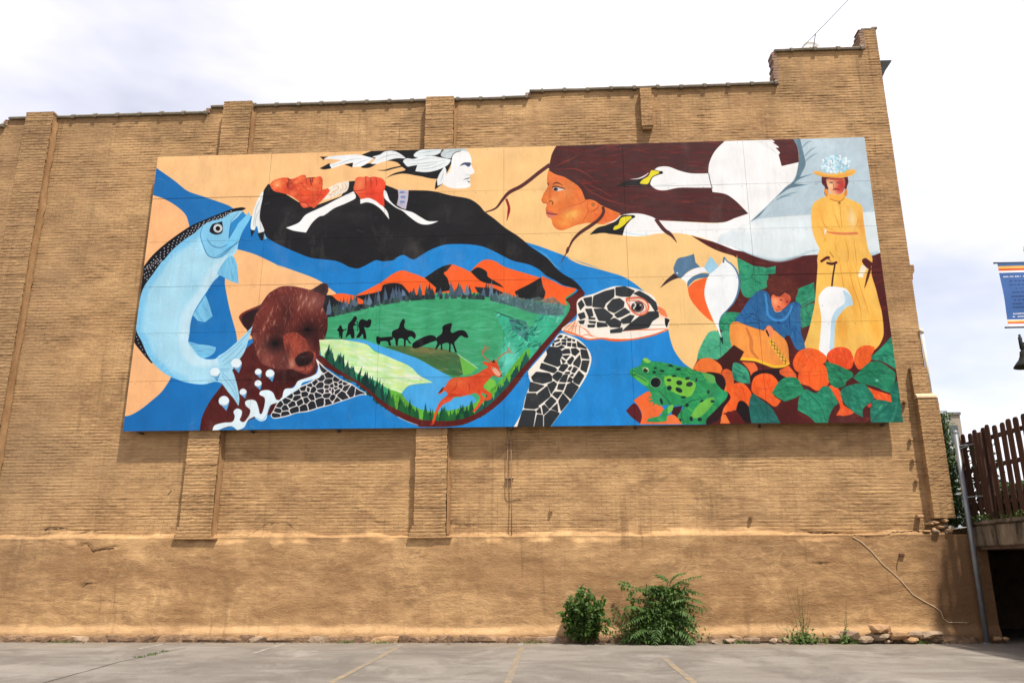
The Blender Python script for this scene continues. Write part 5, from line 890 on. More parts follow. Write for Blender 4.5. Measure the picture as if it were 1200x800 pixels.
    for r in range(7):
        for k in range(60):
            x = (k+0.5)/60*PW+s.rng.normal(0, 5); y = np.clip(r/6*PH+(7 if r < 6 else -7), 3, PH-4)
            if s.rng.random() < 0.6: s.put(s.cover(np.array([(x-1.5, y-1.5), (x+1.5, y-1.5), (x+1.5, y+1.5), (x-1.5, y+1.5)])), (70, 64, 60), 0.35)
    for k in range(60):
        x, y = s.rng.uniform(0, PW), s.rng.uniform(0, PH); L = s.rng.uniform(6, 30); a = s.rng.normal(0, 0.3); p = np.array([(x, y), (x+L*math.cos(a), y+L*math.sin(a)), (x+L*math.cos(a), y+L*math.sin(a)+1.2), (x, y+1.0)]); s.put(s.cover(p), (215, 218, 218), 0.35)
    return np.clip(s.c, 0, 255)
# ------------------------------------------------------------------ the mural, on panels
MU = empty('mural', (MW/2, 0.05, MZ)); tag(MU, 'long wide painted mural of people, animals and a river, on panels high on the wall', 'mural')
px = paint_mural()/255.0
img = bpy.data.images.new('mural_paint', PW, PH, alpha=False); buf = np.ones((PH, PW, 4), np.float32); buf[..., :3] = px[::-1]
img.pixels.foreach_set(buf.ravel()); img.update(); img.pack()
mm, nt, b = mat_base('mural_paint', 0.6, 0.10); N = NT(nt)
ti = N.n('ShaderNodeTexImage', image=img, interpolation='Cubic', extension='EXTEND'); uvn = N.n('ShaderNodeUVMap', uv_map='uv'); N.l(uvn.outputs[0], ti.inputs[0])
c = N.mix(1.0, ti.outputs['Color'], (0.645, 0.645, 0.645), 'MULTIPLY')
c = N.mix(N.ramp(N.noise(1.2, 6, 0.7, (1, 1, 0.5), 0.3), [(0.56, 0.0), (0.8, 0.08)]), c, (0.42, 0.38, 0.33)); N.l(c, b.inputs['Base Color'])
N.l(N.ramp(N.noise(3, 4), [(0.3, 0.42), (0.7, 0.62)]), b.inputs['Roughness']); N.l(N.bump(N.noise(70, 3, 0.6, (0.4, 1, 1)), 0.0012), b.inputs['Normal'])
EDGE = simple('panel_edge', (0.10, 0.08, 0.06), (0.17, 0.14, 0.11), 9)
NCOL, NROW, GAP = 6, 6, 0.004
for r in range(NROW):
    for c_ in range(NCOL):
        x0, x1 = MW*c_/NCOL+GAP/2, MW*(c_+1)/NCOL-GAP/2; z0, z1 = MZ+MH*r/NROW+GAP/2, MZ+MH*(r+1)/NROW-GAP/2
        if c_ == 0: x0 -= GAP/2
        if c_ == NCOL-1: x1 += GAP/2
        if r == 0: z0 -= GAP/2
        if r == NROW-1: z1 += GAP/2
        dy = RNG.normal(0, .0022); e = 0.0015
        # front face slightly bowed: 6 x 3 grid
        V = []; gx, gz = 6, 3; bow = RNG.normal(0, .003); tx, tz = RNG.normal(0, .0012, 2)
        for j in range(gz+1):
            for i in range(gx+1):
                u, w = i/gx, j/gz; V.append((x0+e+(x1-x0-2*e)*u, dy+bow*math.sin(math.pi*u)*math.sin(math.pi*w)+tx*(u-.5)+tz*(w-.5), z0+e+(z1-z0-2*e)*w))
        F = [(j*(gx+1)+i, j*(gx+1)+i+1, (j+1)*(gx+1)+i+1, (j+1)*(gx+1)+i) for j in range(gz) for i in range(gx)]
        ring = [i for i in range(gx+1)]+[j*(gx+1)+gx for j in range(1, gz+1)]+[gz*(gx+1)+i for i in range(gx-1, -1, -1)]+[j*(gx+1) for j in range(gz-1, 0, -1)]
        cxm, czm = (x0+x1)/2, (z0+z1)/2; n0 = len(V); nr = len(ring)
        for k in ring:
            v = V[k]; V.append((v[0]+math.copysign(e, v[0]-cxm) if abs(v[0]-cxm) > (x1-x0)/2-2*e else v[0], 0.003+dy, v[2]+math.copysign(e, v[2]-czm) if abs(v[2]-czm) > (z1-z0)/2-2*e else v[2]))
        for k in range(nr): w = V[n0+k]; V.append((w[0], 0.019, w[2]))
        for k in range(nr):
            k2 = (k+1) % nr; F.append((ring[k], n0+k, n0+k2, ring[k2])); F.append((n0+k, n0+nr+k, n0+nr+k2, n0+k2))
        F.append(tuple(n0+nr+k for k in range(nr)))
        nfront = gz*gx+nr*0
        o = mesh('panel', V, F, mm, MU); o.data.materials.append(EDGE)
        uv = o.data.uv_layers.new(name='uv')
        for p in o.data.polygons:
            if p.index >= nfront and (p.index-nfront) % 2 == 1 or p.index == len(F)-1: p.material_index = 1
            for li in p.loop_indices:
                v = o.data.vertices[o.data.loops[li].vertex_index].co; uv.data[li].uv = (v.x/MW, (v.z-MZ)/MH)
        bm = bmesh.new(); bm.from_mesh(o.data); bmesh.ops.recalc_face_normals(bm, faces=bm.faces[:]); bm.to_mesh(o.data); bm.free()
for i in range(NCOL*2+1):
    x = MW*i/(NCOL*2); b_ = MB(); x = min(max(x, 0.05), MW-0.05); b_.box((x-.045, 0.0225, MZ+.03), (x+.045, 0.0545, MZ+MH-.03)); b_.build('batten', BATTEN, MU)
for i in range(7):
    z = min(max(MZ+MH*i/6, MZ+.06), MZ+MH-.06); b_ = MB(); b_.box((0.02, 0.056, z-.04), (MW-.02, 0.083, z+.04)); b_.build('rail', BATTEN, MU)
for x in (0.35, 3.1, 5.2, 9.35, 12.3, 15.2, 18.0):
    b_ = MB(); b_.box((x-.03, 0.03, MZ-.045), (x+.03, 0.31, MZ-.004)); b_.build('bracket', BATTEN, MU)
# ------------------------------------------------------------------ things fixed to the wall
def pt(q, Y): p = at(*q, Y=Y); return (p[0], Y, p[1])
cdt = empty('conduit', pt((597, 577), 0.26)); tag(cdt, 'thin tan conduit pair running down the wall below the mural centre', 'conduit')
CONDM = simple('painted_conduit', (0.30, 0.18, 0.09), (0.22, 0.13, 0.07), 8, 0.6, 0.4)
b_ = MB(); b_.tube([pt((598.5, 496), .22), pt((599, 540), .22), pt((599.5, 580), .22), pt((599.5, 627), .17)], .013, 6); b_.build('straight_pipe', CONDM, cdt, True)
b_ = MB(); b_.tube([pt((595, 496), .22), pt((594.5, 540), .22), pt((594.5, 572), .22), pt((595.5, 575), .22), pt((598, 577), .22), pt((612, 577), .24)], .011, 6); b_.build('bent_pipe', CONDM, cdt, True)
for y in (519, 560): b_ = MB(); p = pt((597, y), .25); b_.box((p[0]-.09, .215, p[2]-.015), (p[0]+.09, .30, p[2]+.015), .004); b_.build('clip', CONDM, cdt)
CABM = simple('pale_cable_sheath', (0.44, 0.31, 0.18), (0.56, 0.44, 0.30), 9, 0.6)
path = [(1000, 629), (1010, 635), (1022, 646), (1034, 660), (1048, 672), (1056, 680), (1064, 689), (1070, 696), (1083, 704), (1096, 711), (1103, 716), (1106, 724), (1112, 729), (1125, 729), (1140, 729.5)]
P = []
for i in range(len(path)-1):
    for k in range(4): t = k/4; P.append(pt((path[i][0]*(1-t)+path[i+1][0]*t, path[i][1]*(1-t)+path[i+1][1]*t), .128))
P = [(p[0], WY-float(wall_depth(np.array([[p[0]]]), np.array([[p[2]]]))[0, 0])-.007, p[2]) for p in P]
b_ = MB(); b_.tube(P, .0095, 6); o = b_.build('cable', CABM, None, True, P[0]); tag(o, 'pale loose cable sagging diagonally down the wall foot towards the pole', 'cable')
hk = empty('wall_hook', pt((1056, 648), .14)); tag(hk, 'small rusty hook bracket sticking out of the lower wall right of the cable', 'hook')
RUST = simple('rust', (0.07, 0.03, 0.015), (0.13, 0.06, 0.03), 12, 0.8)
p = pt((1057, 650), .1); b_ = MB(); b_.box((p[0]-.05, 0.10, p[2]-.03), (p[0]+.06, .17, p[2]+.04), .008); b_.build('plate', RUST, hk); b_ = MB(); b_.tube([(p[0]-.05, .11, p[2]+.01), (p[0]-.055, .05, p[2]), (p[0]-.05, .04, p[2]-.06)], .014, 6); b_.build('hook_arm', RUST, hk)
b_ = MB(); b_.tube([(19.235, 0.28, 5.44), (19.235, 0.28, 6.98)], .034, 10); b_.tube([(19.235, .28, 6.96), (19.235, .28, 7.03), (19.19, .30, 7.06)], .044, 10); o = b_.build('drain_pipe', simple('cream_pipe', (0.55, 0.48, 0.36), (0.62, 0.56, 0.45), 6, .5), None, True, (19.235, .28, 5.44)); tag(o, 'short cream drain pipe on the right corner of the wall above the pier', 'pipe')
# overhead service wire from the parapet up over the car park
a = Vector(pt((937, 59), .40)); d_ = Vector(ray(1003, -10)); d_ = Vector(CAM_LOC)+d_*((4.0-CAM_LOC[1])/d_.y); e_ = a+(d_-a)*4.0
P = []
for k in range(25): t = k/24; q = a.lerp(e_, t); P.append((q.x, q.y, q.z-0.12*(t*(1-t))))
b_ = MB(); b_.tube(P, .011, 5); o = b_.build('overhead_wire', simple('black_wire', (0.05, 0.05, 0.055), (0.09, 0.09, 0.09), 5), None, True, tuple(a)); tag(o, 'thin overhead wire rising from the raised parapet into the sky', 'wire')
# satellite dish behind the parapet
dc = Vector((18.28, 2.5, 16.62)); ds = empty('satellite_dish', (18.28, 2.6, 12.70)); tag(ds, 'pale round satellite dish peeking over the raised parapet', 'dish')
b_ = MB(); V = []; n = 24
for r, h in ((0.0, .10), (.12, .085), (.22, .045), (.27, 0.0), (.28, .012)):
    for k in range(n): V.append((r*math.cos(2*math.pi*k/n), h, r*math.sin(2*math.pi*k/n)))
Rm = Matrix.Rotation(math.radians(-25), 3, 'X')
b_.add([tuple(dc+Rm@Vector(v)) for v in V], [(i*n+k, i*n+(k+1) % n, (i+1)*n+(k+1) % n, (i+1)*n+k) for i in range(4) for k in range(n)])
b_.build('bowl', simple('dish_white', (0.40, 0.39, 0.36), (0.46, 0.45, 0.42), 5, .5), ds, True); b_ = MB(); b_.tube([(18.28, 2.62, 12.70), (18.28, 2.62, 16.3), dc+Vector((0, .1, 0))], .03, 8); b_.build('mast', GALV, ds)
b_ = MB(); b_.tube([dc+Rm@Vector((0, 0, -.26)), dc+Rm@Vector((0, -.42, -.12))], .012, 6); b_.build('feed_arm', GALV, ds)
# ------------------------------------------------------------------ raised pavement, fence, pole at the right
sb = MB(); sb.box((19.63, -26, 2.0), (60, 0.36, 2.44), .02); sb.box((19.78, 0.365, 2.0), (60, 60, 2.44), .02); sb.build('raised_pavement', CONCRETE); tag(bpy.data.objects['raised_pavement'], kind='structure')
sb = MB(); V = []; n = 70
for i in range(n+1):
    y = -8+8.5*i/n
    w = RNG.normal(0, .02); V += [(19.62+w*.5, y, 2.445), (19.58+w*.5, y, 2.47+RNG.normal(0, .008)), (19.59+w*.5, y, 2.53+RNG.normal(0, .01)), (19.72, y, 2.55), (19.72, y, 2.445)]
sb.add(V, [(5*i+k, 5*i+(k+1) % 5, 5*i+5+(k+1) % 5, 5*i+5+k) for i in range(n) for k in range(5)]); sb.build('pavement_edge', simple('crumbling_edge', (0.05, 0.04, 0.03), (0.22, 0.17, 0.12), 4, .9, .1, .03)); tag(bpy.data.objects['pavement_edge'], kind='structure')
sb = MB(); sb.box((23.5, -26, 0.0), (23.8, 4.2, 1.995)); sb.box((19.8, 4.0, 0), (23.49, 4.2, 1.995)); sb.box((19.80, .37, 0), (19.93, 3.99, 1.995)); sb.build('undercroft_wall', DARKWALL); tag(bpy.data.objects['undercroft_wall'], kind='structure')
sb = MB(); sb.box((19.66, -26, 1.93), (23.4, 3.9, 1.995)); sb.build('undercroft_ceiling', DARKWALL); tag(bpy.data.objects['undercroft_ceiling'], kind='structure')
FX = 19.76
FN = empty('picket_fence', (FX, -1.0, 2.45)); tag(FN, 'dark red-brown wooden picket fence on the raised pavement edge', 'fence')
tops = [(1120.5, 508), (1129, 506), (1135.5, 503.5), (1142.5, 501), (1150, 498), (1157, 496), (1165, 493.5), (1173, 491), (1181, 488.5), (1190.5, 485.5), (1199, 483)]
ys = [onx(q[0], q[1]+4, FX)[0] for q in tops]
ys = list(ys)+[ys[-1]-k*(ys[-2]-ys[-1]) for k in range(1, 12)]
def picket(h, w):
    prof = [(-w/2, 0), (w/2, 0), (w/2, h-.07), (w/2-.012, h-.03), (w/2-.035, h-.006), (0, h), (-w/2+.035, h-.006), (-w/2+.012, h-.03), (-w/2, h-.07)]
    b_ = MB(); n = len(prof); V = [(t, p, q) for t in (0, .02) for p, q in prof]
    b_.add(V, [tuple(range(n)), tuple(range(2*n-1, n-1, -1))]+[(i, (i+1) % n, n+(i+1) % n, n+i) for i in range(n)]); return b_
wid = abs(ys[4]-ys[5])*0.70
for i, y in enumerate(ys):
    o = picket(4.50-2.50+RNG.normal(0, .015), wid*RNG.uniform(.94, 1.06)).build('picket', FENCEM, None); o.location = (FX, y, 2.50); o.rotation_euler = (RNG.normal(0, .008), RNG.normal(0, .01), 0); attach(o, FN)
for z in (2.85, 3.62, 4.22): b_ = MB(); b_.box((FX+.022, ys[-1]-.1, z), (FX+.06, ys[0]+.1, z+.095), .004); b_.build('rail', FENCEM, FN)
for k, y in enumerate((ys[0]+.06, ys[4]+.02, ys[4]-2.2)): b_ = MB(); b_.box((FX-.075 if k == 1 else FX+.063, y-.055, 2.44), (FX-.003 if k == 1 else FX+.16, y+.055, 4.42), .006); b_.build('fence_post', FENCEM, FN)
# galvanised pole with arms to the fence
PX, PYY = 19.49, -.06
PO = empty('steel_pole', (PX, PYY, 0)); tag(PO, 'tall grey galvanised pole standing at the wall corner before the fence', 'pole')
b_ = MB(); b_.tube([(PX, PYY, 0.0), (PX, PYY, 4.52)], .055, 14); b_.build('shaft', GALV, PO, True); b_ = MB(); b_.lathe((PX, PYY, 4.52), [(0.0, .05), (.03, .045), (.062, .02), (.062, -.03)], 14); b_.build('cap', GALV, PO, True)
b_ = MB(); b_.lathe((PX, PYY, 0.0), [(.10, 0.0), (.10, .02), (.06, .03)], 14); b_.build('base_plate', GALV, PO)
for z, dyy in ((4.20, -.28), (3.06, -.25)): b_ = MB(); b_.tube([(PX, PYY-.02, z), (FX-.005, PYY+dyy, z+.01)], .016, 6); b_.build('arm', GALV, PO)
b_ = MB(); b_.tube([(19.25, .25, 4.06), (PX, PYY+.056, 4.12), (FX-.005, -.15, 4.22)], .011, 6); b_.build('tie_rod', GALV, PO)
# street lamp with banner, mostly out of frame
LX, LY = 25.62, 6.0
LP = empty('street_lamp', (LX, LY, 2.44)); tag(LP, 'black street lamp post with a hanging bell lamp beyond the right corner', 'street lamp')
b_ = MB(); b_.lathe((LX, LY, 2.44), [(.24, 0), (.24, .25), (.15, .45), (.10, .9), (.085, 4.5), (.075, 8.6), (.11, 8.7), (.11, 8.95), (.06, 9.05)], 14); b_.build('post', DARKMETAL, LP, True)
b_ = MB(); b_.lathe((LX-.02, LY, 11.30), [(.10, -.1), (.11, .0), (.07, .10), (.035, .16), (.05, .22), (.03, .28), (0, .30)], 12); b_.build('finial', DARKMETAL, LP, True)
BX = 24.93
b_ = MB(); b_.tube([(LX, LY, 8.10), (25.2, LY, 8.28), (BX, LY, 8.20), (BX, LY, 7.98)], .035, 8); b_.tube([(LX, LY, 7.75), (25.25, LY, 8.0), (25.0, LY, 8.18)], .025, 8); b_.build('arm', DARKMETAL, LP, True)
b_ = MB(); b_.lathe((BX-.06, LY, 8.08), [(.0, .42), (.035, .40), (.035, .33), (.055, .31), (.055, -.05), (.035, -.08), (.035, -.14)], 12); b_.build('arm_finial', DARKMETAL, LP, True)
b_ = MB(); b_.lathe((BX, LY, 7.44), [(.05, .56), (.13, .50), (.15, .36), (.20, .24), (.30, .12), (.37, .02), (.36, 0.0), (.30, .05), (.12, .25)], 20); b_.build('bell_shade', DARKMETAL, LP, True)
for z in (10.86, 8.72): b_ = MB(); b_.tube([(24.50, LY, z), (LX, LY, z)], .024, 8); b_.lathe((24.50, LY, z-.03), [(0, 0), (.035, .015), (.035, .045), (0, .06)], 8); b_.build('banner_rod', DARKMETAL, LP, True)
BN = empty('street_banner', (25.0, LY, 8.7)); tag(BN, 'blue hanging street banner with orange stripes and small lines of text', 'banner')
bx0, bx1 = 24.575, 25.50; Hb = 10.84-8.74
def bmat(name, c): return simple(name, c, tuple(k*1.12 for k in c), 3, .7)
bands = [(0.0, .045, 'blue_band', (.05, .11, .26)), (.045, .085, 'amber_stripe', (.66, .40, .10)), (.085, .12, 'orange_stripe', (.55, .09, .02)), (.12, .15, 'white_stripe', (.72, .72, .72)), (.15, .89, 'blue_field', (.04, .105, .29)), (.89, .905, 'white_stripe', (.72, .72, .72)), (.905, .93, 'amber_stripe', (.66, .40, .10)), (.93, .955, 'orange_stripe', (.55, .09, .02)), (.955, 1.0, 'white_stripe', (.60, .62, .72))]
def byo(u, v): return LY-.03+.02*math.sin(u*5+1)*math.sin(v*3)+.012*math.sin(v*9)
def bl(v): return bx0+.055*math.sin(math.pi*v)*.5
for v0, v1, nm, c in bands:
    b_ = MB(); V = []; nu, nv = 8, max(1, int((v1-v0)*20))
    for j in range(nv+1):
        for i in range(nu+1): u = i/nu; v = v0+(v1-v0)*j/nv; V.append((bl(v)+(bx1-bl(v))*u, byo(u, v), 10.84-Hb*v))
    k = len(V); V += [(x, y+.006, z) for x, y, z in V]
    F = [(j*(nu+1)+i, j*(nu+1)+i+1, (j+1)*(nu+1)+i+1, (j+1)*(nu+1)+i) for j in range(nv) for i in range(nu)]; F += [tuple(k+q for q in f[::-1]) for f in F]
    b_.add(V, F); b_.build(nm, bmat(nm, c), BN, True)
# the banner's small illegible lettering: rows of short strokes at the place and size of the printed words
DARKTXT = bmat('dark_print', (.025, .05, .14)); WHTXT = bmat('white_print', (.62, .65, .72))
for v, u0, u1, m_, hh in ((.215, .10, .95, WHTXT, .018), (.285, .28, .80, DARKTXT, .018), (.345, .22, .90, DARKTXT, .016), (.405, .40, .65, DARKTXT, .016), (.465, .30, .78, DARKTXT, .016), (.53, .24, .88, DARKTXT, .018), (.585, .30, .92, DARKTXT, .014), (.645, .24, .92, DARKTXT, .014), (.70, .20, .95, DARKTXT, .016), (.80, .18, .98, WHTXT, .018), (.845, .18, .95, WHTXT, .018)):
    b_ = MB(); u = u0
    while u < u1:
        w = RNG.uniform(.018, .035); 
        if RNG.random() < .86:
            V = []
            for uu, vv in ((u, v+hh/2), (u+w, v+hh/2), (u+w, v-hh/2*RNG.uniform(.7, 1.1)), (u, v-hh/2*RNG.uniform(.7, 1.1))): V.append((bx0+.03+(bx1-bx0-.03)*uu, byo(uu, vv)-.004, 10.84-Hb*vv))
            b_.add(V, [(0, 1, 2, 3)])
        u += w+.010
    b_.build('print_line', m_, BN)['kind'] = 'stuff'
# distant building
FB = empty('distant_building', (39, 43, 2.4)); tag(FB, 'small distant grey-beige building block seen between the wall corner and the fence', 'building')
b_ = MB(); b_.box((37.0, 40.3, 2.4), (39.9, 50, 12.05)); b_.build('wall', simple('far_brick', (.26, .22, .17), (.32, .27, .21), 1.5), FB); b_ = MB(); b_.box((38.35, 40.0, 2.4), (38.92, 40.28, 12.35)); b_.build('pale_column', simple('far_pale', (.30, .34, .35), (.36, .40, .41), 1.5), FB)
b_ = MB(); b_.box((36.95, 40.2, 12.06), (39.95, 50, 12.25)); b_.build('roof_edge', simple('far_roof', (.12, .11, .1), (.16, .15, .14), 2), FB)
for z in (10.1, 7.6, 5.1): b_ = MB(); b_.box((39.05, 40.22, z), (39.6, 40.31, z+1.2)); b_.build('window', simple('far_glass', (.05, .06, .07), (.09, .1, .11), 2, .2, .5), FB)
# ------------------------------------------------------------------ loose stones at the wall foot
rocks = [((997, 744), .38, .20, .16), ((978, 747), .22, .18, .12), ((1030, 737), .50, .26, .16), ((1028, 746), .44, .22, .13), ((1052, 744), .36, .24, .15), ((1012, 748), .28, .2, .11), ((1072, 743), .34, .2, .12), ((1090, 742), .40, .2, .10), ((1065, 749), .26, .16, .10), ((1098, 749), .22, .14, .08), ((1040, 751), .15, .12, .06), ((905, 750), .16, .14, .10), ((880, 750), .34, .16, .09), ((855, 750), .30, .16, .08), ((838, 751), .24, .14, .08), ((1168, 748), .16, .12, .08), ((1178, 748), .12, .1, .07)]
desc = ['low grey-brown stone at the left end of the rubble heap', 'small stone just left of the rubble heap, by the weed', 'flat pale slab lying on top of the rubble heap', 'broad brown stone under the pale top slab', 'tan block right of the pale slab in the heap', 'squat stone between the weed tuft and the heap', 'reddish stone near the right of the rubble row', 'flat grey stone at the far right of the rubble row', 'small tan stone before the rubble row', 'small stone fragment at the right end of the rubble', 'chip of stone on the asphalt before the heap', 'small squared stone left of the tall weed', 'long flat stone in the kerb row right of the big bush', 'flat stone in the middle of the kerb row by the bush', 'dark stone close to the right side of the big bush', 'pale stone just right of the pole foot', 'tiny pale stone farther right of the pole foot']
for i, ((qx, qy), w, d2, h) in enumerate(rocks):
    p = at(qx, qy, Y=-0.05); z = max(h*.42, min(p[1], .30)); pale = i in (2, 4, 8, 15, 16)
    yy = -0.06-.05*(i % 3)
    if i == 2: z = .30; yy = -.06
    o = rock('loose_stone', (p[0], yy, z), (w*1.15, d2*1.2, h*1.25), PLASTERSTONE if pale else STONE, None, 500+i, RNG.normal(0, .3)); tag(o, desc[i], 'stone', 'loose stones along the wall foot')
gv = MB()
for k in range(420):
    x = RNG.uniform(-3, 20); y = -0.12-abs(RNG.normal(0, .10)); s_ = RNG.uniform(.006, .024); V = [(x+RNG.normal(0, s_), y+RNG.normal(0, s_), RNG.uniform(0, s_*1.2)) for _ in range(4)]; gv.add(V, [(0, 1, 2), (0, 2, 3), (0, 3, 1), (1, 3, 2)])
o = gv.build('gravel', STONE); tag(o, 'scattered grit and gravel along the foot of the wall', 'gravel', kind='stuff')
# ------------------------------------------------------------------ plants
def leafquad(b_, p, d, n, l, w):
    d = Vector(d).normalized(); n = Vector(n); s_ = d.cross(n)
    if s_.length < 1e-3: s_ = Vector((1, 0, 0))
    s_.normalize(); n = s_.cross(d); p = Vector(p)
    fold = -n*w*0.25
    V = [p, p+d*l*.30+s_*w*.42+fold*-1, p+d*l*.62+s_*w*.38+fold*-.8, p+d*l-n*l*.12, p+d*l*.62-s_*w*.38+fold*-.8, p+d*l*.30-s_*w*.42+fold*-1, p+d*l*.5]
    b_.add(V, [(0, 1, 6), (1, 2, 6), (2, 3, 6), (3, 4, 6), (4, 5, 6), (5, 0, 6)])
def rv(): return Vector(RNG.normal(0, 1, 3)).normalized()
# dense rounded shrub
def shrub(name, label, q0, q1, top, seed, mat, ls, nshoots, nl):
    xa, xb = at(q0, 752, Y=-.15)[0], at(q1, 752, Y=-.15)[0]; zt = at((q0+q1)/2, top, Y=-.15)[1]; cx = (xa+xb)/2; w = (xb-xa)/2
    root = empty(name, (cx, -.15, 0)); tag(root, label, 'shrub'); st = MB(); lf = MB()
    for i in range(nshoots):
        a = RNG.uniform(0, 2*math.pi); r = math.sqrt(RNG.random()); tx = cx+w*.92*r*math.cos(a); ty = -.28+.34*r*math.sin(a); hz = zt*RNG.uniform(.30, 1.06)*(1-.5*r*r*RNG.random())
        b0 = Vector((cx+w*.25*r*math.cos(a), -.12+.08*math.sin(a), 0)); tip = Vector((tx, min(ty, .02), max(hz, .12))); mid = b0.lerp(tip, .5)+Vector((0, 0, .10)); P = [b0, mid, tip]; st.tube(P, [.009, .006, .003], 4, False)
        for k in range(nl):
            t = RNG.uniform(.18, 1.02); q = (b0.lerp(mid, t*2) if t < .5 else mid.lerp(tip, t*2-1))+rv()*.05
            d = (rv()+Vector((0, -.35, .15))+(tip-b0).normalized()*.5); leafquad(lf, q, d, Vector((0, -.45, .9))+rv()*.5, ls*RNG.uniform(.6, 1.25), ls*.62*RNG.uniform(.8, 1.2))
    st.build('stem', STEMM, root); f = lf.build('foliage', mat, root); f['kind'] = 'stuff'; return root
shrub('leafy_shrub', 'dense dark green shrub at the wall foot, left of the feathery bush', 655, 716, 690, 1, LEAF_A, .12, 72, 30)
# tree-of-heaven sapling with feathery fronds
AX0 = at(768, 752, Y=-.2)[0]
TR = empty('feathery_sapling', (AX0, -.2, 0)); tag(TR, 'large feathery green sapling bush with long fronds at the wall foot', 'shrub')
def frond(base, tip, sag, nlf, ll, name='frond'):
    b_ = MB(); base = Vector(base); tip = Vector(tip); P = []
    for k in range(nlf+1): t = k/nlf; P.append(base.lerp(tip, t)+Vector((0, 0, sag*4*t*(1-t)*.5-sag*t*t*.6)))
    b_.tube(P[::2]+[P[-1]], .005, 4, False)
    for k in range(2, nlf+1):
        t = k/nlf; d = (P[k]-P[k-1]).normalized(); side = d.cross(Vector((0, -.25, 1))).normalized(); L_ = ll*(1-.55*t**2)*RNG.uniform(.85, 1.15)*(0.75 if k < 4 else 1)
        for s_ in (-1, 1): leafquad(b_, P[k]+rv()*.004, side*s_+d*.45+Vector((0, 0, -.28))+rv()*.14, Vector((0, -.3, 1))+rv()*.3, L_, L_*.34)
    leafquad(b_, P[-1], d, Vector((0, 0, 1)), ll*.6, ll*.22)
    o = b_.build(name, LEAF_B, TR); return o
stems = [((768, 752), (783, 678)), ((772, 752), (792, 690)), ((765, 752), (765, 712)), ((762, 752), (748, 705)), ((776, 752), (795, 720)), ((758, 752), (742, 725)), ((770, 752), (776, 700)), ((780, 752), (800, 735))]
for q0, q1 in stems:
    a = Vector(pt(q0, -.15)); a.z = 0; t_ = pt(q1, -.30); b_ = MB(); b_.tube([a, a.lerp(Vector(t_), .5)+Vector((0, -.03, .03)), t_], [.016, .011, .006], 6, False); b_.build('stem', STEMM, TR, True)
fr = [((783, 690), (820, 672)), ((783, 690), (752, 688)), ((783, 685), (770, 670)), ((784, 684), (800, 668)), ((785, 695), (821, 692)), ((786, 700), (823, 703)), ((786, 706), (824, 711)), ((784, 708), (812, 722)), ((780, 700), (743, 688)), ((778, 702), (728, 682)), ((775, 708), (738, 700)), ((770, 712), (742, 716)), ((768, 715), (735, 728)), ((765, 720), (728, 740)), ((790, 715), (815, 735)), ((790, 722), (820, 742)), ((785, 725), (805, 748)), ((778, 722), (790, 750)), ((772, 725), (768, 752)), ((766, 728), (745, 750)), ((760, 730), (728, 750)), ((774, 700), (764, 684)), ((780, 712), (800, 700)), ((772, 716), (756, 700)), ((782, 730), (812, 748)), ((760, 718), (733, 708)), ((784, 690), (806, 680)), ((779, 715), (762, 735)), ((788, 712), (800, 738)), ((768, 708), (782, 728)), ((776, 735), (800, 752)), ((764, 735), (742, 742)), ((770, 738), (754, 752)), ((786, 738), (814, 752)), ((775, 690), (790, 706))]
for i, (q0, q1) in enumerate(fr):
    Y0 = -.22+RNG.normal(0, .06); Y1 = min(Y0-RNG.uniform(.0, .45), .02); b0 = pt(q0, Y0); t1 = pt(q1, Y1); frond(b0, (t1[0], t1[1], max(t1[2], .05)), .06+.05*RNG.random(), 13, .19)
lf = MB()
for k in range(2600):
    q = (RNG.normal(769, 21), RNG.uniform(712, 752)); Y = RNG.uniform(-.5, -.08); p = pt(q, Y)
    if p[2] < .03: continue
    leafquad(lf, p, rv()+Vector((0, -.4, .1)), Vector((0, -.4, .9))+rv()*.5, RNG.uniform(.06, .12), .04)
for k in range(1500):
    q = (RNG.normal(779, 13), RNG.uniform(688, 735)); Y = RNG.uniform(-.5, -.12); p = pt(q, Y); leafquad(lf, p, rv()+Vector((.2, -.4, -.1)), Vector((0, -.4, .9))+rv()*.5, RNG.uniform(.08, .15), .05)
o = lf.build('undergrowth', LEAF_A, TR); o['kind'] = 'stuff'
# vine arm left of the sapling
b_ = MB(); P = [pt((738, 742), -.12), pt((742, 712), -.1), pt((738, 692), -.1), pt((727, 682), -.12)]; b_.tube(P, [.008, .007, .005, .003], 5, False)
vr = empty('climbing_vine', P[0]); tag(vr, 'thin vine with rounded leaves climbing the wall between the two bushes', 'vine'); b_.build('stem', STEMM, vr, True); lf = MB()
for k in range(46):
    t = RNG.random()*2.99; i = int(t); q = Vector(P[i]).lerp(Vector(P[i+1]), t-i)+rv()*.07; leafquad(lf, q, rv()+Vector((0, -.3, 0)), Vector((0, -.8, .5))+rv()*.4, RNG.uniform(.07, .11), .075)
o = lf.build('foliage', LEAF_C, vr); o['kind'] = 'stuff'
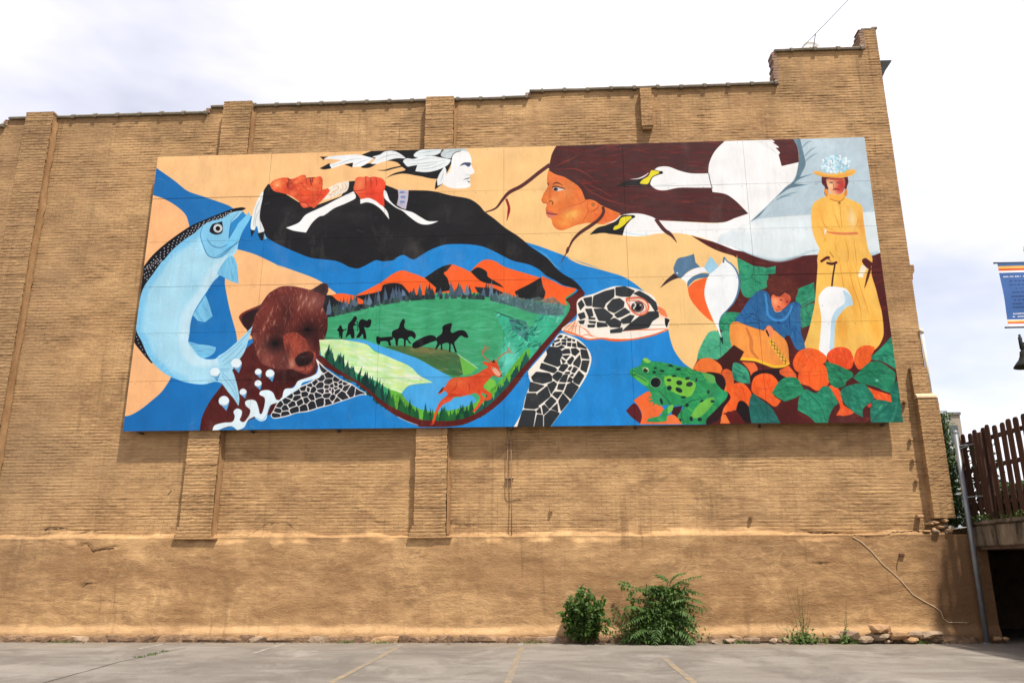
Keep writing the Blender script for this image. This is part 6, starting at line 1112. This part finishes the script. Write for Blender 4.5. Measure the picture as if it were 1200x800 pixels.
# tall thin weeds
def weed(label, q, tops, basal, seed, spread, yb=-.12):
    c = at(q, 752, Y=yb)[0]; root = empty('tall_weed', (c, yb, 0)); tag(root, label, 'weed', 'weeds at the wall foot'); lf = MB()
    for (tx, ty) in tops:
        t1 = Vector(pt((tx, ty), yb-.02)); a = Vector((c+RNG.normal(0, .03), yb, 0)); P = [a.lerp(t1, k/6)+Vector((RNG.normal(0, .012), RNG.normal(0, .012), 0)) for k in range(7)]; st = MB(); st.tube(P, [.006, .006, .005, .004, .003, .003, .002], 4, False); st.build('stem', STEMM, root)
        for k in range(26):
            t = RNG.random()**.8; q_ = a.lerp(t1, t); s_ = .07*(1-t)**1.5+.016; leafquad(lf, q_, rv()+Vector((0, -.2, .5)), rv()+Vector((0, -.5, .5)), s_, s_*.45)
    for k in range(basal):
        p = Vector((c+RNG.normal(0, spread), yb-abs(RNG.normal(0, .08)), abs(RNG.normal(.05, .09)))); leafquad(lf, p, rv()+Vector((0, -.4, .2)), Vector((0, -.4, .9))+rv()*.4, RNG.uniform(.06, .12), .06)
    o = lf.build('foliage', LEAF_C, root); o['kind'] = 'stuff'
weed('tall wispy weed with broad leaves at its foot, before the lower wall', 942, [(921, 690), (926, 688), (933, 686), (940, 684), (936, 700), (948, 700), (943, 715), (950, 718)], 190, 1, .20)
weed('slender upright weed growing beside the rubble heap', 990, [(992, 703), (990, 715)], 26, 2, .06)
# grass tufts
def tuft(name, label, c, n, h, w, mat, group=None, cat='grass'):
    b_ = MB()
    for k in range(n):
        p = Vector((c[0]+RNG.normal(0, w), c[1]+RNG.normal(0, .03 if abs(w) < .3 else .04), c[2])); d = Vector((RNG.normal(0, .4), RNG.normal(-.1, .3), 1)).normalized(); hh = h*RNG.uniform(.4, 1.2); s_ = Vector((1, .2, 0))*.006
        b_.add([p-s_, p+s_, p+d*hh*.6+s_*.6, p+d*hh+Vector((d.x*hh*.4, d.y*hh*.4, -hh*.1)), p+d*hh*.6-s_*.6], [(0, 1, 2, 4), (4, 2, 3)])
    o = b_.build(name, mat); tag(o, label, cat, group, 'stuff'); return o
for q, n, h, w, lab in ((405, 40, .09, .10, 'tiny grass sprouts at the wall foot left of centre'), (447, 46, .08, .12, 'tiny grass sprouts at the wall foot near the yellow line'), (625, 40, .08, .12, 'thin grass sprouts at the wall foot near the centre line'), (858, 110, .10, .22, 'low grass strip on the kerb stones right of the big bush'), (985, 70, .14, .06, 'grass tuft among the rubble by the slender weed'), (1003, 60, .14, .07, 'grass tuft in front of the flat pale slab'), (75, 60, .06, .25, 'sparse grass along the wall foot at far left'), (1082, 40, .10, .08, 'grass tuft at the right of the rubble row')):
    tuft('grass_tuft', lab, (at(q, 751, Y=-.14)[0], -.14, 0), n, h, w, LEAF_C)
for k in (24, 27, 29, 31): tuft('grass_tuft', 'small weeds growing in the asphalt crack', (PTS[k][0], PTS[k][1], 0), 26, .05, .06, LEAF_C, 'weeds in the crack')
b_ = MB()
for k in range(900):
    y = RNG.uniform(-4, .2); p = Vector((19.66+RNG.normal(0, .04), y, 2.53)); dens = .5+.5*math.sin(y*2.3+1)
    if RNG.random() > dens+.15: continue
    if RNG.random() < .35: leafquad(b_, p+Vector((0, 0, RNG.uniform(0, .12))), rv()+Vector((-.4, -.3, .4)), Vector((-.3, -.3, .9)), RNG.uniform(.04, .09), .04)
    else:
        d = Vector((RNG.normal(-.2, .3), RNG.normal(0, .35), 1)).normalized(); hh = RNG.uniform(.06, .2); s_ = Vector((.2, 1, 0))*.007; b_.add([p-s_, p+s_, p+d*hh], [(0, 1, 2)])
o = b_.build('verge_grass', LEAF_C); tag(o, 'bright green grass and weeds along the raised pavement edge under the fence', 'grass', kind='stuff')
# ivy between the corner and the fence, plus leaves added behind the pickets
IV = empty('ivy_bush', (19.55, .75, 2.44)); tag(IV, 'dark leafy ivy bush squeezed between the wall corner and the fence, its leaves run on behind the pickets for shade', 'shrub'); lf = MB(); st = MB(); st.tube([(19.6, .75, 2.44), (19.58, .8, 3.6), (19.52, .85, 4.9)], [.03, .02, .006], 6, False); st.build('stem', STEMM, IV)
for k in range(3400):  # leaves behind the pickets, extended along the fence to shade the wall
    y_ = RNG.uniform(-2.0, .35); p = (19.97+RNG.normal(0, .06), y_, 2.5+(1.8 if y_ > -.55 else .75)*RNG.random()); leafquad(lf, p, rv()+Vector((-.2, -.4, -.1)), Vector((-.7, -.4, .4))+rv()*.5, RNG.uniform(.06, .12), .07)
for k in range(5200):
    z = 2.5+2.55*RNG.random()**.9; w = .30*(1.25-(z-2.5)/3.2); p = (19.60-.06*(z-2.5)/2.5+RNG.normal(0, w*.40), .85+RNG.normal(0, .20), z); leafquad(lf, p, rv()+Vector((-.2, -.4, -.1)), Vector((-.2, -.7, .6))+rv()*.5, RNG.uniform(.05, .10), .06)
o = lf.build('foliage', LEAF_D, IV); o['kind'] = 'stuff'
